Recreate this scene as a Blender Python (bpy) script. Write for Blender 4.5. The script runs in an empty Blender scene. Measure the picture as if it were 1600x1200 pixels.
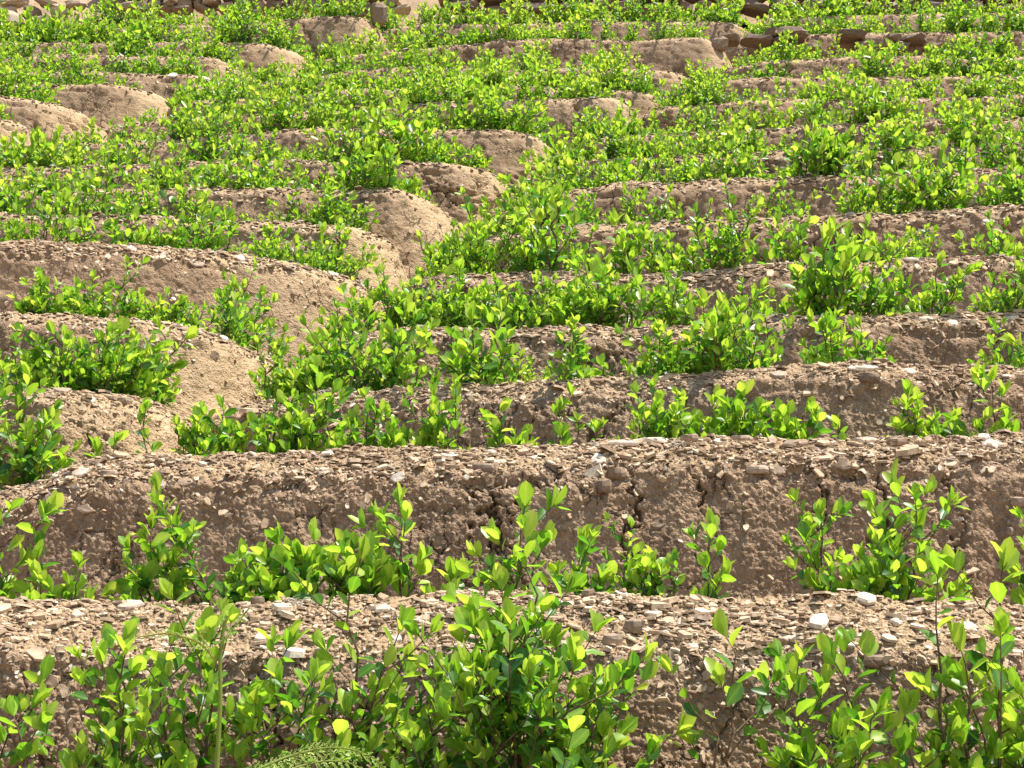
import bpy, math, random
import numpy as np

# ------------------------------------------------------------------ camera, sky, sun
S = bpy.context.scene
COL = S.collection
F_PX = 2537.0            # focal length in pixels of the 1600 px wide frame
PITCH = math.radians(12.0)
CAM = np.array((0.0, 0.0, 1.6))
cam = bpy.data.cameras.new("camera"); camo = bpy.data.objects.new("camera", cam); COL.objects.link(camo)
cam.sensor_width = 36.0; cam.lens = 36.0 * F_PX / 1600.0
cam.clip_start = 0.05; cam.clip_end = 500.0
camo.location = CAM; camo.rotation_euler = (math.radians(90) + PITCH, 0, 0)
S.camera = camo

SUN_DIR = np.array((0.36, -0.055, 0.93)); SUN_DIR /= np.linalg.norm(SUN_DIR)
world = bpy.data.worlds.new("World"); S.world = world; world.use_nodes = True
wn = world.node_tree.nodes; wn.clear()
sky = wn.new("ShaderNodeTexSky"); sky.sky_type = 'NISHITA'; sky.sun_disc = False
sky.sun_elevation = math.asin(SUN_DIR[2]); sky.sun_rotation = math.atan2(SUN_DIR[0], SUN_DIR[1])
bg = wn.new("ShaderNodeBackground"); bg.inputs[1].default_value = 0.11
wo = wn.new("ShaderNodeOutputWorld")
world.node_tree.links.new(sky.outputs[0], bg.inputs[0]); world.node_tree.links.new(bg.outputs[0], wo.inputs[0])
sun = bpy.data.lights.new("sun", 'SUN'); sun.energy = 4.9; sun.angle = math.radians(0.53); sun.color = (1.0, 0.955, 0.88)
suno = bpy.data.objects.new("sun", sun); COL.objects.link(suno); suno.location = (6, -2, 14)
suno.rotation_euler = (math.acos(SUN_DIR[2]), 0, math.atan2(SUN_DIR[1], SUN_DIR[0]) + math.pi / 2)
S.view_settings.view_transform = 'Standard'; S.view_settings.look = 'None'
S.view_settings.exposure = 0.78; S.view_settings.gamma = 1.0; S.view_settings.use_curve_mapping = False
S.render.engine = 'CYCLES'
S.cycles.max_bounces = 6; S.cycles.transmission_bounces = 4; S.cycles.diffuse_bounces = 4; S.cycles.glossy_bounces = 2

# ------------------------------------------------------------------ helpers
def norm(a):
    return a / np.maximum(np.linalg.norm(a, axis=-1, keepdims=True), 1e-9)

def px_point(u, v, D):
    """point at horizontal distance D seen at photo pixel (u, v)"""
    u = np.asarray(u, float); v = np.asarray(v, float)
    cx = (u - 800.0) / F_PX; cy = (600.0 - v) / F_PX
    y = math.cos(PITCH) - cy * math.sin(PITCH); z = math.sin(PITCH) + cy * math.cos(PITCH)
    k = D / y
    return np.stack([CAM[0] + cx * k, CAM[1] + D + 0 * k, CAM[2] + z * k], -1)

def slope_of(v):
    cy = (600.0 - np.asarray(v, float)) / F_PX
    return (math.sin(PITCH) + cy * math.cos(PITCH)) / (math.cos(PITCH) - cy * math.sin(PITCH))

def project(p):
    q = p - CAM
    yc = q[..., 1] * math.cos(PITCH) + q[..., 2] * math.sin(PITCH)
    zc = -q[..., 1] * math.sin(PITCH) + q[..., 2] * math.cos(PITCH)
    return 800 + F_PX * q[..., 0] / yc, 600 - F_PX * zc / yc

def _hash(ix, iy, iz, seed):
    h = (ix.astype(np.int64) * 374761393 + iy.astype(np.int64) * 668265263 + iz.astype(np.int64) * 2147483647 + seed * 974711) & 0xFFFFFFFF
    h = ((h ^ (h >> 13)) * 1274126177) & 0xFFFFFFFF
    h = ((h ^ (h >> 16)) * 2246822519) & 0xFFFFFFFF
    return ((h ^ (h >> 15)) & 0xFFFFFF).astype(np.float32) / float(0xFFFFFF)

def vnoise(p, seed=0):
    """value noise -1..1 on (N,3)"""
    i = np.floor(p).astype(np.int64); f = (p - i).astype(np.float32); f = f * f * (3 - 2 * f)
    out = 0
    for dx in (0, 1):
        wx = f[:, 0] if dx else 1 - f[:, 0]
        for dy in (0, 1):
            wy = f[:, 1] if dy else 1 - f[:, 1]
            for dz in (0, 1):
                wz = f[:, 2] if dz else 1 - f[:, 2]
                out = out + wx * wy * wz * _hash(i[:, 0] + dx, i[:, 1] + dy, i[:, 2] + dz, seed)
    return out * 2 - 1

def fbm(p, octv=3, seed=0):
    o = 0; a = 1.0; t = 0
    for k in range(octv):
        o = o + a * vnoise(p * (2.03 ** k) + 17.3 * k, seed + k); t += a; a *= 0.5
    return o / t

def edges2(p):
    """2D cellular noise, distance F2 - F1 (0 on cell borders)"""
    i = np.floor(p).astype(np.int64); f1 = np.full(len(p), 9.0); f2 = np.full(len(p), 9.0); z = np.zeros(len(p), np.int64)
    for dx in (-1, 0, 1):
        for dy in (-1, 0, 1):
            cx = i[:, 0] + dx; cy = i[:, 1] + dy
            d = np.hypot(cx + _hash(cx, cy, z, 7) - p[:, 0], cy + _hash(cx, cy, z, 8) - p[:, 1])
            f2 = np.where(d < f1, f1, np.minimum(f2, d)); f1 = np.minimum(f1, d)
    return f2 - f1

def build_mesh(name, verts, groups, smooth=True, attrs=None):
    """groups: list of (M,k) index arrays; attrs: {name: per-vertex float array}"""
    me = bpy.data.meshes.new(name)
    verts = np.ascontiguousarray(verts, np.float32)
    me.vertices.add(len(verts)); me.vertices.foreach_set("co", verts.ravel())
    loops = np.concatenate([g.ravel() for g in groups]).astype(np.int32)
    sizes = np.concatenate([np.full(len(g), g.shape[1], np.int32) for g in groups])
    starts = np.concatenate([[0], np.cumsum(sizes)[:-1]]).astype(np.int32)
    me.loops.add(len(loops)); me.loops.foreach_set("vertex_index", loops)
    me.polygons.add(len(sizes)); me.polygons.foreach_set("loop_start", starts)
    try: me.polygons.foreach_set("loop_total", sizes)
    except Exception: pass
    me.polygons.foreach_set("use_smooth", np.full(len(sizes), smooth, bool))
    for k, a in (attrs or {}).items():
        at = me.attributes.new(k, 'FLOAT', 'POINT'); at.data.foreach_set("value", np.ascontiguousarray(a, np.float32))
    me.update(calc_edges=True); me.validate()
    return me

def add_obj(name, me, mat, parent=None, loc=None):
    if mat is not None and not me.materials: me.materials.append(mat)
    o = bpy.data.objects.new(name, me); COL.objects.link(o)
    if parent is not None: o.parent = parent
    if loc is not None: o.location = [float(c) for c in loc]
    return o

def tag(o, label=None, cat=None, group=None, kind=None):
    if label: o["label"] = label
    if cat: o["category"] = cat
    if group: o["group"] = group
    if kind: o["kind"] = kind
    return o

ONES = "zeroth first second third fourth fifth sixth seventh eighth ninth tenth eleventh twelfth thirteenth fourteenth fifteenth sixteenth seventeenth eighteenth nineteenth".split()
TENS = {2: "twenty", 3: "thirty", 4: "forty", 5: "fifty", 6: "sixty", 7: "seventy"}
def ordinal(n):
    if n < 20: return ONES[n]
    t, o = divmod(n, 10)
    return TENS[t] + "-" + ONES[o] if o else TENS[t][:-1] + "ieth"

# ------------------------------------------------------------------ materials
def new_mat(name):
    m = bpy.data.materials.new(name); m.use_nodes = True
    nt = m.node_tree; nt.nodes.clear()
    out = nt.nodes.new("ShaderNodeOutputMaterial")
    return m, nt, nt.nodes, nt.links, out

def ramp(nodes, stops):
    r = nodes.new("ShaderNodeValToRGB"); e = r.color_ramp.elements
    while len(e) < len(stops): e.new(0.5)
    for k, (p, c) in enumerate(stops):
        e[k].position = p; e[k].color = (*c, 1)
    return r

def soil_material():
    m, nt, N, L, out = new_mat("dry_earth")
    tc = N.new("ShaderNodeTexCoord")
    def noise(scale, det, rough=0.6):
        n = N.new("ShaderNodeTexNoise"); n.inputs["Scale"].default_value = scale; n.inputs["Detail"].default_value = det
        n.inputs["Roughness"].default_value = rough; L.new(tc.outputs["Object"], n.inputs["Vector"]); return n
    n1 = noise(2.2, 4); n2 = noise(38, 5, 0.7); n3 = noise(210, 3, 0.7)
    mx = N.new("ShaderNodeMath"); mx.operation = 'MULTIPLY_ADD'; L.new(n2.outputs[0], mx.inputs[0]); mx.inputs[1].default_value = 0.75; 
    m2 = N.new("ShaderNodeMath"); m2.operation = 'MULTIPLY'; L.new(n1.outputs[0], m2.inputs[0]); m2.inputs[1].default_value = 0.42
    L.new(m2.outputs[0], mx.inputs[2])
    r = ramp(N, [(0.30, (0.215, 0.134, 0.078)), (0.5, (0.315, 0.206, 0.124)), (0.63, (0.405, 0.276, 0.171)), (0.78, (0.52, 0.375, 0.242))])
    L.new(mx.outputs[0], r.inputs[0])
    # paler, drier crust where 'pale' is high (spur ends and ridge tops)
    at = N.new("ShaderNodeAttribute"); at.attribute_name = "pale"
    mixc = N.new("ShaderNodeMix"); mixc.data_type = 'RGBA'
    r2 = ramp(N, [(0.3, (0.42, 0.29, 0.165)), (0.6, (0.60, 0.425, 0.240)), (0.8, (0.68, 0.51, 0.31))]); L.new(mx.outputs[0], r2.inputs[0])
    L.new(at.outputs["Fac"], mixc.inputs[0]); L.new(r.outputs[0], mixc.inputs[6]); L.new(r2.outputs[0], mixc.inputs[7])
    # small pale grit
    vo = N.new("ShaderNodeTexVoronoi"); vo.inputs["Scale"].default_value = 90; L.new(tc.outputs["Object"], vo.inputs["Vector"])
    sep = N.new("ShaderNodeSeparateColor"); L.new(vo.outputs["Color"], sep.inputs[0])
    g1 = N.new("ShaderNodeMath"); g1.operation = 'GREATER_THAN'; L.new(sep.outputs[0], g1.inputs[0]); g1.inputs[1].default_value = 0.86
    g2 = N.new("ShaderNodeMath"); g2.operation = 'LESS_THAN'; L.new(vo.outputs["Distance"], g2.inputs[0]); g2.inputs[1].default_value = 0.33
    g3 = N.new("ShaderNodeMath"); g3.operation = 'MULTIPLY'; L.new(g1.outputs[0], g3.inputs[0]); L.new(g2.outputs[0], g3.inputs[1])
    mixg = N.new("ShaderNodeMix"); mixg.data_type = 'RGBA'; L.new(g3.outputs[0], mixg.inputs[0]); L.new(mixc.outputs[2], mixg.inputs[6])
    mixg.inputs[7].default_value = (0.50, 0.37, 0.26, 1)
    p = N.new("ShaderNodeBsdfPrincipled"); p.inputs["Roughness"].default_value = 0.95
    p.inputs["Specular IOR Level"].default_value = 0.15
    L.new(mixg.outputs[2], p.inputs["Base Color"])
    b1 = N.new("ShaderNodeBump"); b1.inputs["Strength"].default_value = 0.75; b1.inputs["Distance"].default_value = 0.006
    L.new(n3.outputs[0], b1.inputs["Height"])
    b2 = N.new("ShaderNodeBump"); b2.inputs["Strength"].default_value = 0.6; b2.inputs["Distance"].default_value = 0.016
    L.new(n2.outputs[0], b2.inputs["Height"]); L.new(b1.outputs[0], b2.inputs["Normal"])
    b3 = N.new("ShaderNodeBump"); b3.inputs["Strength"].default_value = 0.8; b3.inputs["Distance"].default_value = 0.005
    L.new(g3.outputs[0], b3.inputs["Height"]); L.new(b2.outputs[0], b3.inputs["Normal"])
    # rounded grains of two sizes and a net of drying cracks
    last = b3
    for sc, di in ((150, .0045), (62, .0035)):
        vg = N.new("ShaderNodeTexVoronoi"); vg.inputs["Scale"].default_value = sc; L.new(tc.outputs["Object"], vg.inputs["Vector"])
        iv = N.new("ShaderNodeMath"); iv.operation = 'SUBTRACT'; iv.inputs[0].default_value = 1.0; L.new(vg.outputs["Distance"], iv.inputs[1])
        bb = N.new("ShaderNodeBump"); bb.inputs["Strength"].default_value = 0.8; bb.inputs["Distance"].default_value = di
        L.new(iv.outputs[0], bb.inputs["Height"]); L.new(last.outputs[0], bb.inputs["Normal"]); last = bb
    wn_ = noise(26, 3); va = N.new("ShaderNodeVectorMath"); va.operation = 'MULTIPLY_ADD'
    L.new(wn_.outputs["Color"], va.inputs[0]); va.inputs[1].default_value = (.035, .035, .035); L.new(tc.outputs["Object"], va.inputs[2])
    mp = N.new("ShaderNodeMapping"); mp.inputs["Scale"].default_value = (1, 1, .6); L.new(va.outputs[0], mp.inputs["Vector"])
    vc = N.new("ShaderNodeTexVoronoi"); vc.feature = 'DISTANCE_TO_EDGE'; vc.inputs["Scale"].default_value = 15; L.new(mp.outputs[0], vc.inputs["Vector"])
    mr = N.new("ShaderNodeMapRange"); mr.inputs["From Max"].default_value = .045; L.new(vc.outputs["Distance"], mr.inputs["Value"])
    mk = noise(3.5, 2); mkr = N.new("ShaderNodeMapRange"); mkr.inputs["From Min"].default_value = .48; mkr.inputs["From Max"].default_value = .62; L.new(mk.outputs[0], mkr.inputs["Value"])
    bc = N.new("ShaderNodeBump"); bc.inputs["Distance"].default_value = .022; L.new(mkr.outputs[0], bc.inputs["Strength"])
    L.new(mr.outputs[0], bc.inputs["Height"]); L.new(last.outputs[0], bc.inputs["Normal"])
    L.new(bc.outputs[0], p.inputs["Normal"]); L.new(p.outputs[0], out.inputs[0])
    return m

def rock_material(name, stops, rough=0.8):
    m, nt, N, L, out = new_mat(name)
    at = N.new("ShaderNodeAttribute"); at.attribute_name = "tint"
    r = ramp(N, stops); L.new(at.outputs["Fac"], r.inputs[0])
    tc = N.new("ShaderNodeTexCoord"); n = N.new("ShaderNodeTexNoise"); n.inputs["Scale"].default_value = 60; n.inputs["Detail"].default_value = 5
    L.new(tc.outputs["Object"], n.inputs["Vector"])
    r2 = ramp(N, [(0.35, (0.62, 0.58, 0.54)), (0.62, (1, 1, 1))]); L.new(n.outputs[0], r2.inputs[0])
    mx = N.new("ShaderNodeMix"); mx.data_type = 'RGBA'; mx.blend_type = 'MULTIPLY'; mx.inputs[0].default_value = 0.8
    L.new(r.outputs[0], mx.inputs[6]); L.new(r2.outputs[0], mx.inputs[7])
    p = N.new("ShaderNodeBsdfPrincipled"); p.inputs["Roughness"].default_value = rough; p.inputs["Specular IOR Level"].default_value = 0.3
    L.new(mx.outputs[2], p.inputs["Base Color"])
    b = N.new("ShaderNodeBump"); b.inputs["Strength"].default_value = 0.5; b.inputs["Distance"].default_value = 0.004
    L.new(n.outputs[0], b.inputs["Height"]); L.new(b.outputs[0], p.inputs["Normal"]); L.new(p.outputs[0], out.inputs[0])
    return m

def leaf_material():
    m, nt, N, L, out = new_mat("coca_leaf")
    at = N.new("ShaderNodeAttribute"); at.attribute_name = "age_shade"
    r = ramp(N, [(0.0, (0.022, 0.075, 0.018)), (0.35, (0.060, 0.170, 0.026)), (0.7, (0.190, 0.370, 0.036)), (1.0, (0.390, 0.530, 0.070))])  # dark greens: older leaves, deepened with painted shade between the leaves
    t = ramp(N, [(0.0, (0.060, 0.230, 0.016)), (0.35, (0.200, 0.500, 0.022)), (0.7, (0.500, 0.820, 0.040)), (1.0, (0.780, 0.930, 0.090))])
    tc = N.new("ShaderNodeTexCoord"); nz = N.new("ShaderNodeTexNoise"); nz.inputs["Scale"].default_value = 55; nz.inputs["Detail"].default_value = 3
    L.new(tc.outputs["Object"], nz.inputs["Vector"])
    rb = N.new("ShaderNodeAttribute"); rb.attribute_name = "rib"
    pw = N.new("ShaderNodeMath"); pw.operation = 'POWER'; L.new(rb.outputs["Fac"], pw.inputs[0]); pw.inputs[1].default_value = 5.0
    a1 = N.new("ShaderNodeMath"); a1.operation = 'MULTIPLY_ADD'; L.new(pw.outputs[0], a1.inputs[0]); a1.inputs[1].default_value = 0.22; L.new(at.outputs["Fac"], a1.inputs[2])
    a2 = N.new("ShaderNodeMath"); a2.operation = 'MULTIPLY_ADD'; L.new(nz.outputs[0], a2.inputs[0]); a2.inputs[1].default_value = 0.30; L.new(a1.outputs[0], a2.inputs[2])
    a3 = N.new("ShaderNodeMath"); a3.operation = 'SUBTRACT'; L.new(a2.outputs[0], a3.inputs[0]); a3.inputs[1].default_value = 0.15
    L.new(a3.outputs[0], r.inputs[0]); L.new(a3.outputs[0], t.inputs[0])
    d = N.new("ShaderNodeBsdfPrincipled"); d.inputs["Roughness"].default_value = 0.38; d.inputs["Specular IOR Level"].default_value = 0.5
    L.new(r.outputs[0], d.inputs["Base Color"])
    tr = N.new("ShaderNodeBsdfTranslucent"); L.new(t.outputs[0], tr.inputs[0])
    mx = N.new("ShaderNodeMixShader"); mx.inputs[0].default_value = 0.48
    L.new(d.outputs[0], mx.inputs[1]); L.new(tr.outputs[0], mx.inputs[2]); L.new(mx.outputs[0], out.inputs[0])
    return m

def plain_material(name, c, rough=0.7, c2=None, scale=80, trans=None):
    m, nt, N, L, out = new_mat(name)
    p = N.new("ShaderNodeBsdfPrincipled"); p.inputs["Roughness"].default_value = rough; p.inputs["Specular IOR Level"].default_value = 0.3
    tc = N.new("ShaderNodeTexCoord"); n = N.new("ShaderNodeTexNoise"); n.inputs["Scale"].default_value = scale; n.inputs["Detail"].default_value = 3
    L.new(tc.outputs["Object"], n.inputs["Vector"])
    r = ramp(N, [(0.35, c), (0.65, c2 or c)]); L.new(n.outputs[0], r.inputs[0]); L.new(r.outputs[0], p.inputs["Base Color"])
    if trans:
        tr = N.new("ShaderNodeBsdfTranslucent"); tr.inputs[0].default_value = (*trans, 1)
        mx = N.new("ShaderNodeMixShader"); mx.inputs[0].default_value = 0.4
        L.new(p.outputs[0], mx.inputs[1]); L.new(tr.outputs[0], mx.inputs[2]); L.new(mx.outputs[0], out.inputs[0])
    else: L.new(p.outputs[0], out.inputs[0])
    return m

M_SOIL = soil_material()
M_CHIP = rock_material("shale_chip", [(0.0, (0.25, 0.165, 0.10)), (0.35, (0.52, 0.375, 0.240)), (0.7, (0.70, 0.54, 0.37)), (1.0, (0.84, 0.74, 0.58))])
M_STONE = rock_material("field_stone", [(0.0, (0.17, 0.125, 0.09)), (0.3, (0.28, 0.20, 0.135)), (0.6, (0.47, 0.35, 0.25)), (0.85, (0.66, 0.57, 0.46)), (1.0, (0.80, 0.76, 0.70))])
M_LEAF = leaf_material()
M_BARK = plain_material("brown_bark", (0.085, 0.048, 0.028), 0.8, (0.20, 0.13, 0.08), 120)
M_DEAD = plain_material("bleached_twig", (0.42, 0.36, 0.28), 0.9, (0.62, 0.56, 0.47), 60)
M_FERNSTALK = plain_material("fern_stalk", (0.20, 0.30, 0.05), 0.5, (0.30, 0.34, 0.07), 30, (0.4, 0.5, 0.08))
M_FERNLEAF = plain_material("fern_leaf", (0.42, 0.58, 0.14), 0.5, (0.58, 0.68, 0.24), 60, (0.65, 0.88, 0.22))
M_FERNARM = plain_material("fern_arm", (0.36, 0.30, 0.06), 0.5, (0.42, 0.36, 0.10), 60, (0.5, 0.45, 0.1))

# ------------------------------------------------------------------ terraces
VT = [-400, -60, 0, 100, 200, 300, 400, 500, 590, 695, 935, 1262]
DT = [24.0, 16.6, 15.2, 12.0, 9.6, 7.8, 6.4, 5.4, 4.8, 4.2, 3.4, 2.75]
def D_of_v(v): return float(np.interp(v, VT, DT))

# name: (reference row v, contour weight, strip drop, crest polyline in photo pixels)
ROWS = {
 "F0": (1262, .1, .10, [(-500,1262),(0,1265),(800,1258),(1600,1264),(2100,1262)]),
 "F1": (935, .2, .125, [(-500,950),(-100,945),(0,940),(200,946),(400,936),(600,936),(800,931),(1000,936),(1200,939),(1350,930),(1500,942),(1600,950),(2100,955)]),
 "F2": (690, .08, .085, [(-500,800),(-60,772),(30,764),(85,748),(125,727),(200,715),(400,706),(600,700),(800,696),(1000,688),(1200,687),(1400,688),(1600,678),(2100,668)]),
 "L3": (610, 1, .060, [(-500,625),(-100,616),(0,612),(60,605),(130,611),(200,622),(255,640),(295,668),(318,705)]),
 "R3": (590, 1, .062, [(322,716),(342,668),(385,628),(440,618),(600,606),(800,600),(900,592),(1000,590),(1200,576),(1400,571),(1600,580),(2100,586)]),
 "L4": (500, 1, .050, [(-500,502),(-100,498),(0,495),(130,497),(260,505),(330,520),(385,545),(425,575),(452,612)]),
 "R4": (503, 1, .060, [(462,622),(490,570),(530,530),(590,515),(700,514),(900,510),(1140,505),(1220,496),(1400,495),(1600,490),(2100,486)]),
 "L5": (385, 1, .070, [(-500,382),(-100,379),(0,378),(100,380),(200,385),(300,392),(400,402),(480,415),(550,435),(590,460),(610,495)]),
 "R5": (418, 1, .060, [(618,505),(650,450),(700,430),(800,428),(1000,426),(1100,424),(1200,415),(1400,405),(1600,400),(2100,392)]),
 "L6": (340, 1, .050, [(-500,338),(0,335),(200,339),(400,347),(540,355),(575,366),(603,390),(625,428)]),
 "R6": (343, 1, .065, [(730,405),(770,368),(850,357),(1000,350),(1200,340),(1400,330),(1600,322),(2100,312)]),
 "L7": (300, 1, .050, [(-500,306),(0,300),(300,296),(500,298),(600,300),(645,306),(690,333),(716,365),(725,392)]),
 "R7": (281, 1, .062, [(742,380),(790,335),(830,315),(900,296),(1000,288),(1200,281),(1400,272),(1600,265),(2100,256)]),
 "L8": (255, 1, .045, [(-500,272),(0,265),(235,256),(400,253),(600,253),(700,256),(752,264),(785,290),(800,318),(803,344)]),
 "R8": (242, 1, .055, [(808,350),(830,290),(880,257),(960,249),(1100,243),(1300,235),(1600,224),(2100,216)]),
 "L9": (204, 1, .045, [(20,275),(60,240),(110,224),(190,220),(300,217),(420,204),(560,200),(720,203),(795,204),(832,212),(852,232),(862,258)]),
 "R9": (198, 1, .055, [(866,265),(900,225),(1000,214),(1100,206),(1200,203),(1300,194),(1400,188),(1600,185),(2100,180)]),
 "L10": (160, 1, .045, [(150,228),(190,200),(250,188),(330,183),(450,178),(600,167),(700,158),(830,156),(915,154),(955,151),(977,163),(988,184)]),
 "R10": (156, 1, .05, [(990,190),(1020,172),(1060,164),(1200,158),(1600,150),(2100,146)]),
 "L11": (140, 1, .045, [(250,188),(280,165),(330,155),(450,150),(600,138),(800,136),(940,140),(1010,143),(1028,145),(1038,162)]),
 "R11": (121, 1, .05, [(1038,168),(1060,140),(1120,128),(1200,122),(1600,119),(2100,116)]),
 "L12": (108, 1, .045, [(330,168),(370,140),(430,126),(560,112),(620,106),(700,105),(850,108),(960,110),(1045,112),(1075,125),(1085,142)]),
 "R12": (92, 1, .05, [(1088,150),(1110,118),(1140,106),(1200,96),(1400,90),(1600,90),(2100,86)]),
 "L13": (64, 1, .045, [(450,122),(500,95),(560,82),(700,74),(800,64),(900,64),(1010,64),(1060,62),(1105,60),(1122,72),(1128,100)]),
 "R13": (54, 1, .05, [(1128,80),(1150,64),(1200,58),(1500,52),(2100,48)]),
 "L14": (34, 1, .045, [(560,64),(610,45),(700,38),(850,34),(1000,32),(1100,36),(1150,38),(1168,52)]),
 "R14": (22, 1, .05, [(1168,54),(1210,32),(1600,20),(2100,16)]),
 "A": (157, 1, .055, [(-500,160),(0,155),(60,158),(110,170),(150,190),(168,214)]),
 "B": (186, 1, .055, [(-500,188),(-100,184),(0,187),(30,196),(55,215),(66,240)]),
 "C": (132, 1, .045, [(-500,130),(60,130),(105,132),(150,133),(210,140),(255,152),(268,172)]),
 "D": (113, 1, .045, [(-500,112),(150,112),(265,116),(300,113),(330,120),(350,140),(354,160)]),
 "E": (90, 1, .045, [(-500,88),(200,88),(340,92),(365,102),(383,115),(388,140)]),
 "F": (67, 1, .05, [(-500,66),(200,66),(340,67),(400,70),(450,78),(474,92),(481,110)]),
 "G": (38, 1, .045, [(-500,46),(300,40),(490,30),(545,28),(572,32),(585,46),(589,62)]),
}

def catmull(pts, step):
    P = np.array(pts, float)
    P = np.vstack([2 * P[0] - P[1], P, 2 * P[-1] - P[-2]])
    out = []
    for k in range(1, len(P) - 2):
        n = max(2, int(np.hypot(*(P[k + 1] - P[k])) / step))
        t = np.linspace(0, 1, n, endpoint=False)[:, None]
        a, b, c, d = P[k - 1], P[k], P[k + 1], P[k + 2]
        m1 = (c - a) * .5; m2 = (d - b) * .5
        L0 = np.hypot(*(c - b))
        m1 = m1 / max(1, np.hypot(*m1) / L0); m2 = m2 / max(1, np.hypot(*m2) / L0)
        out.append((2*t**3-3*t**2+1)*b + (t**3-2*t**2+t)*m1 + (-2*t**3+3*t**2)*c + (t**3-t**2)*m2)
    out.append(P[-2][None])
    return np.vstack(out)

def smooth1(a, k):
    if k < 1: return a
    w = np.exp(-0.5 * (np.arange(-3 * k, 3 * k + 1) / k) ** 2); w /= w.sum()
    pad = np.pad(a, ((3 * k, 3 * k), (0, 0)), mode='edge')
    return np.stack([np.convolve(pad[:, j], w, 'valid') for j in range(a.shape[1])], -1)

class Row: pass
R = {}
def make_row(name, idx):
    vref, w, sd, pts = ROWS[name]
    r = Row(); r.name = name; r.vref = vref
    Dr = D_of_v(vref); r.D = Dr
    z0 = slope_of(vref) * Dr
    px = 2.5 if Dr < 5 else 3.0
    c = catmull(pts, px)
    Dz = z0 / slope_of(c[:, 1])
    Dv = Dr + w * (Dz - Dr)
    C = px_point(c[:, 0], c[:, 1], Dv)
    C = smooth1(C, 5)
    # gentle natural wander of the crest
    nz = fbm(np.c_[C[:, 0] * 1.7, C[:, 1] * 1.7, np.full(len(C), idx * 3.1)], 3, 5)
    T = np.gradient(C[:, :2], axis=0); T = norm(smooth1(T, 8))
    Fd = np.c_[T[:, 1], -T[:, 0]]
    C[:, :2] += Fd * (nz * .022 * Dr / 5)[:, None]
    C[:, 2] += fbm(np.c_[C[:, 0] * 3.3, C[:, 1] * 3.3, np.full(len(C), idx * 7.7)], 3, 9) * 0.010
    nose = np.clip(Fd[:, 0] * 1.6 - .25, 0, 1)
    H = .60 if Dr < 5 else .62
    if name == "F0": H = 1.2
    cell = Dr * px / F_PX
    sw = sd / math.tan(math.radians(37))
    # profile parameter: (forward a, drop h, zone)
    prof = []
    for b in np.linspace(1.15, .16, 9): prof.append((-b, .10 + .05 * b, 0, 0))
    for b in np.linspace(.14, 0.0, 7)[:-1]:
        tt = b / .14; prof.append((-b, .10 * (tt * tt * (3 - 2 * tt)), 0, .3))
    ns = max(4, int(math.hypot(sd, sw) / cell)); 
    for t in np.linspace(0, 1, ns, endpoint=False): prof.append((sw * t, sd * t ** 1.25, 1, 1))
    nr = max(10, int((H - sd) / cell))
    for t in np.linspace(0, 1, nr): prof.append((sw, sd + (H - sd) * t, 2, t))
    prof = np.array(prof)
    n, m = len(C), len(prof)
    bat = np.radians(7 + 11 * nose)[:, None]
    a = prof[None, :, 0] + np.where(prof[None, :, 2] == 2, (prof[None, :, 1] - sd) * np.tan(bat) + .018 * (1 - np.exp(-(prof[None, :, 1] - sd) / .02)), 0)
    G = np.zeros((n, m, 3))
    G[:, :, 0] = C[:, None, 0] + Fd[:, None, 0] * a; G[:, :, 1] = C[:, None, 1] + Fd[:, None, 1] * a
    G[:, :, 2] = C[:, None, 2] - prof[None, :, 1]
    du = np.gradient(G, axis=0); dv = np.gradient(G, axis=1)
    Nn = norm(np.cross(dv, du)); 
    P = G.reshape(-1, 3); NN = Nn.reshape(-1, 3)
    ris = np.broadcast_to((prof[None, :, 2] == 2), (n, m)).ravel()
    strip = np.broadcast_to((prof[None, :, 2] == 1), (n, m)).ravel()
    hh = np.broadcast_to(prof[None, :, 1], (n, m)).ravel()
    near = ris | strip
    d = fbm(P * 5.0, 3, 21) * .020 + fbm(P * 22.0, 3, 31) * .0075
    hf = fbm(P * 95.0, 2, 41)
    d = d + np.where(near, (np.abs(hf) ** 1.0) * .010 - .003, 0)
    # vertical erosion grooves on the cut face and clods under the ridge
    sgrid = np.broadcast_to(np.arange(n)[:, None] * cell, (n, m)).ravel()
    gq = np.c_[P[:, 0] * 14 , P[:, 1] * 14, P[:, 2] * 1.6 + idx * 5]
    gr = fbm(gq, 2, 51)
    fade = np.clip((hh - sd) / .05, 0, 1) * ris
    d = d + fade * gr * .014
    cl = np.exp(-((hh - sd - .01) / .035) ** 2) * near
    d = d + cl * np.maximum(fbm(P * 30, 2, 61), -.2) * .022
    lip = np.exp(-((hh - sd - .03) / .016) ** 2) * ris
    d = d - lip * np.clip(.35 + fbm(P * 9, 2, 63) * 1.5, 0, 1) * .016
    # cracks: thin valleys along zero-crossings of warped noise
    msk = np.clip(fbm(P * 2.2, 2, 91) * 4 + .1, 0, 1)
    jag = fbm(P * 28, 3, 71); jag2 = fbm(P * 28 + 55, 3, 72)
    e1 = edges2(np.c_[sgrid * 4.2 + jag * .26 + idx * 9, hh * 2.0 + jag2 * .30])
    d = d - np.exp(-(e1 / (.024 if Dr < 5 else .05)) ** 2) * msk * fade * .034
    e2 = edges2(np.c_[sgrid * 13 + jag * .35 + idx * 4, hh * 9 + jag2 * .35])
    d = d - np.exp(-(e2 / .07) ** 2) * fade * .0055 * np.clip(fbm(P * 3 + 8, 2, 93) * 3 + .5, 0, 1)
    # granular crumbs
    g1 = edges2(np.c_[sgrid * 75 + jag * 1.2, (hh + P[:, 2] * 0) * 75 + jag2 * 1.2])
    d = d + np.clip(g1, 0, .5) * near * np.where(ris, .0040, .009) * (1 if Dr < 5 else .7)
    P2 = P + NN * d[:, None]
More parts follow.
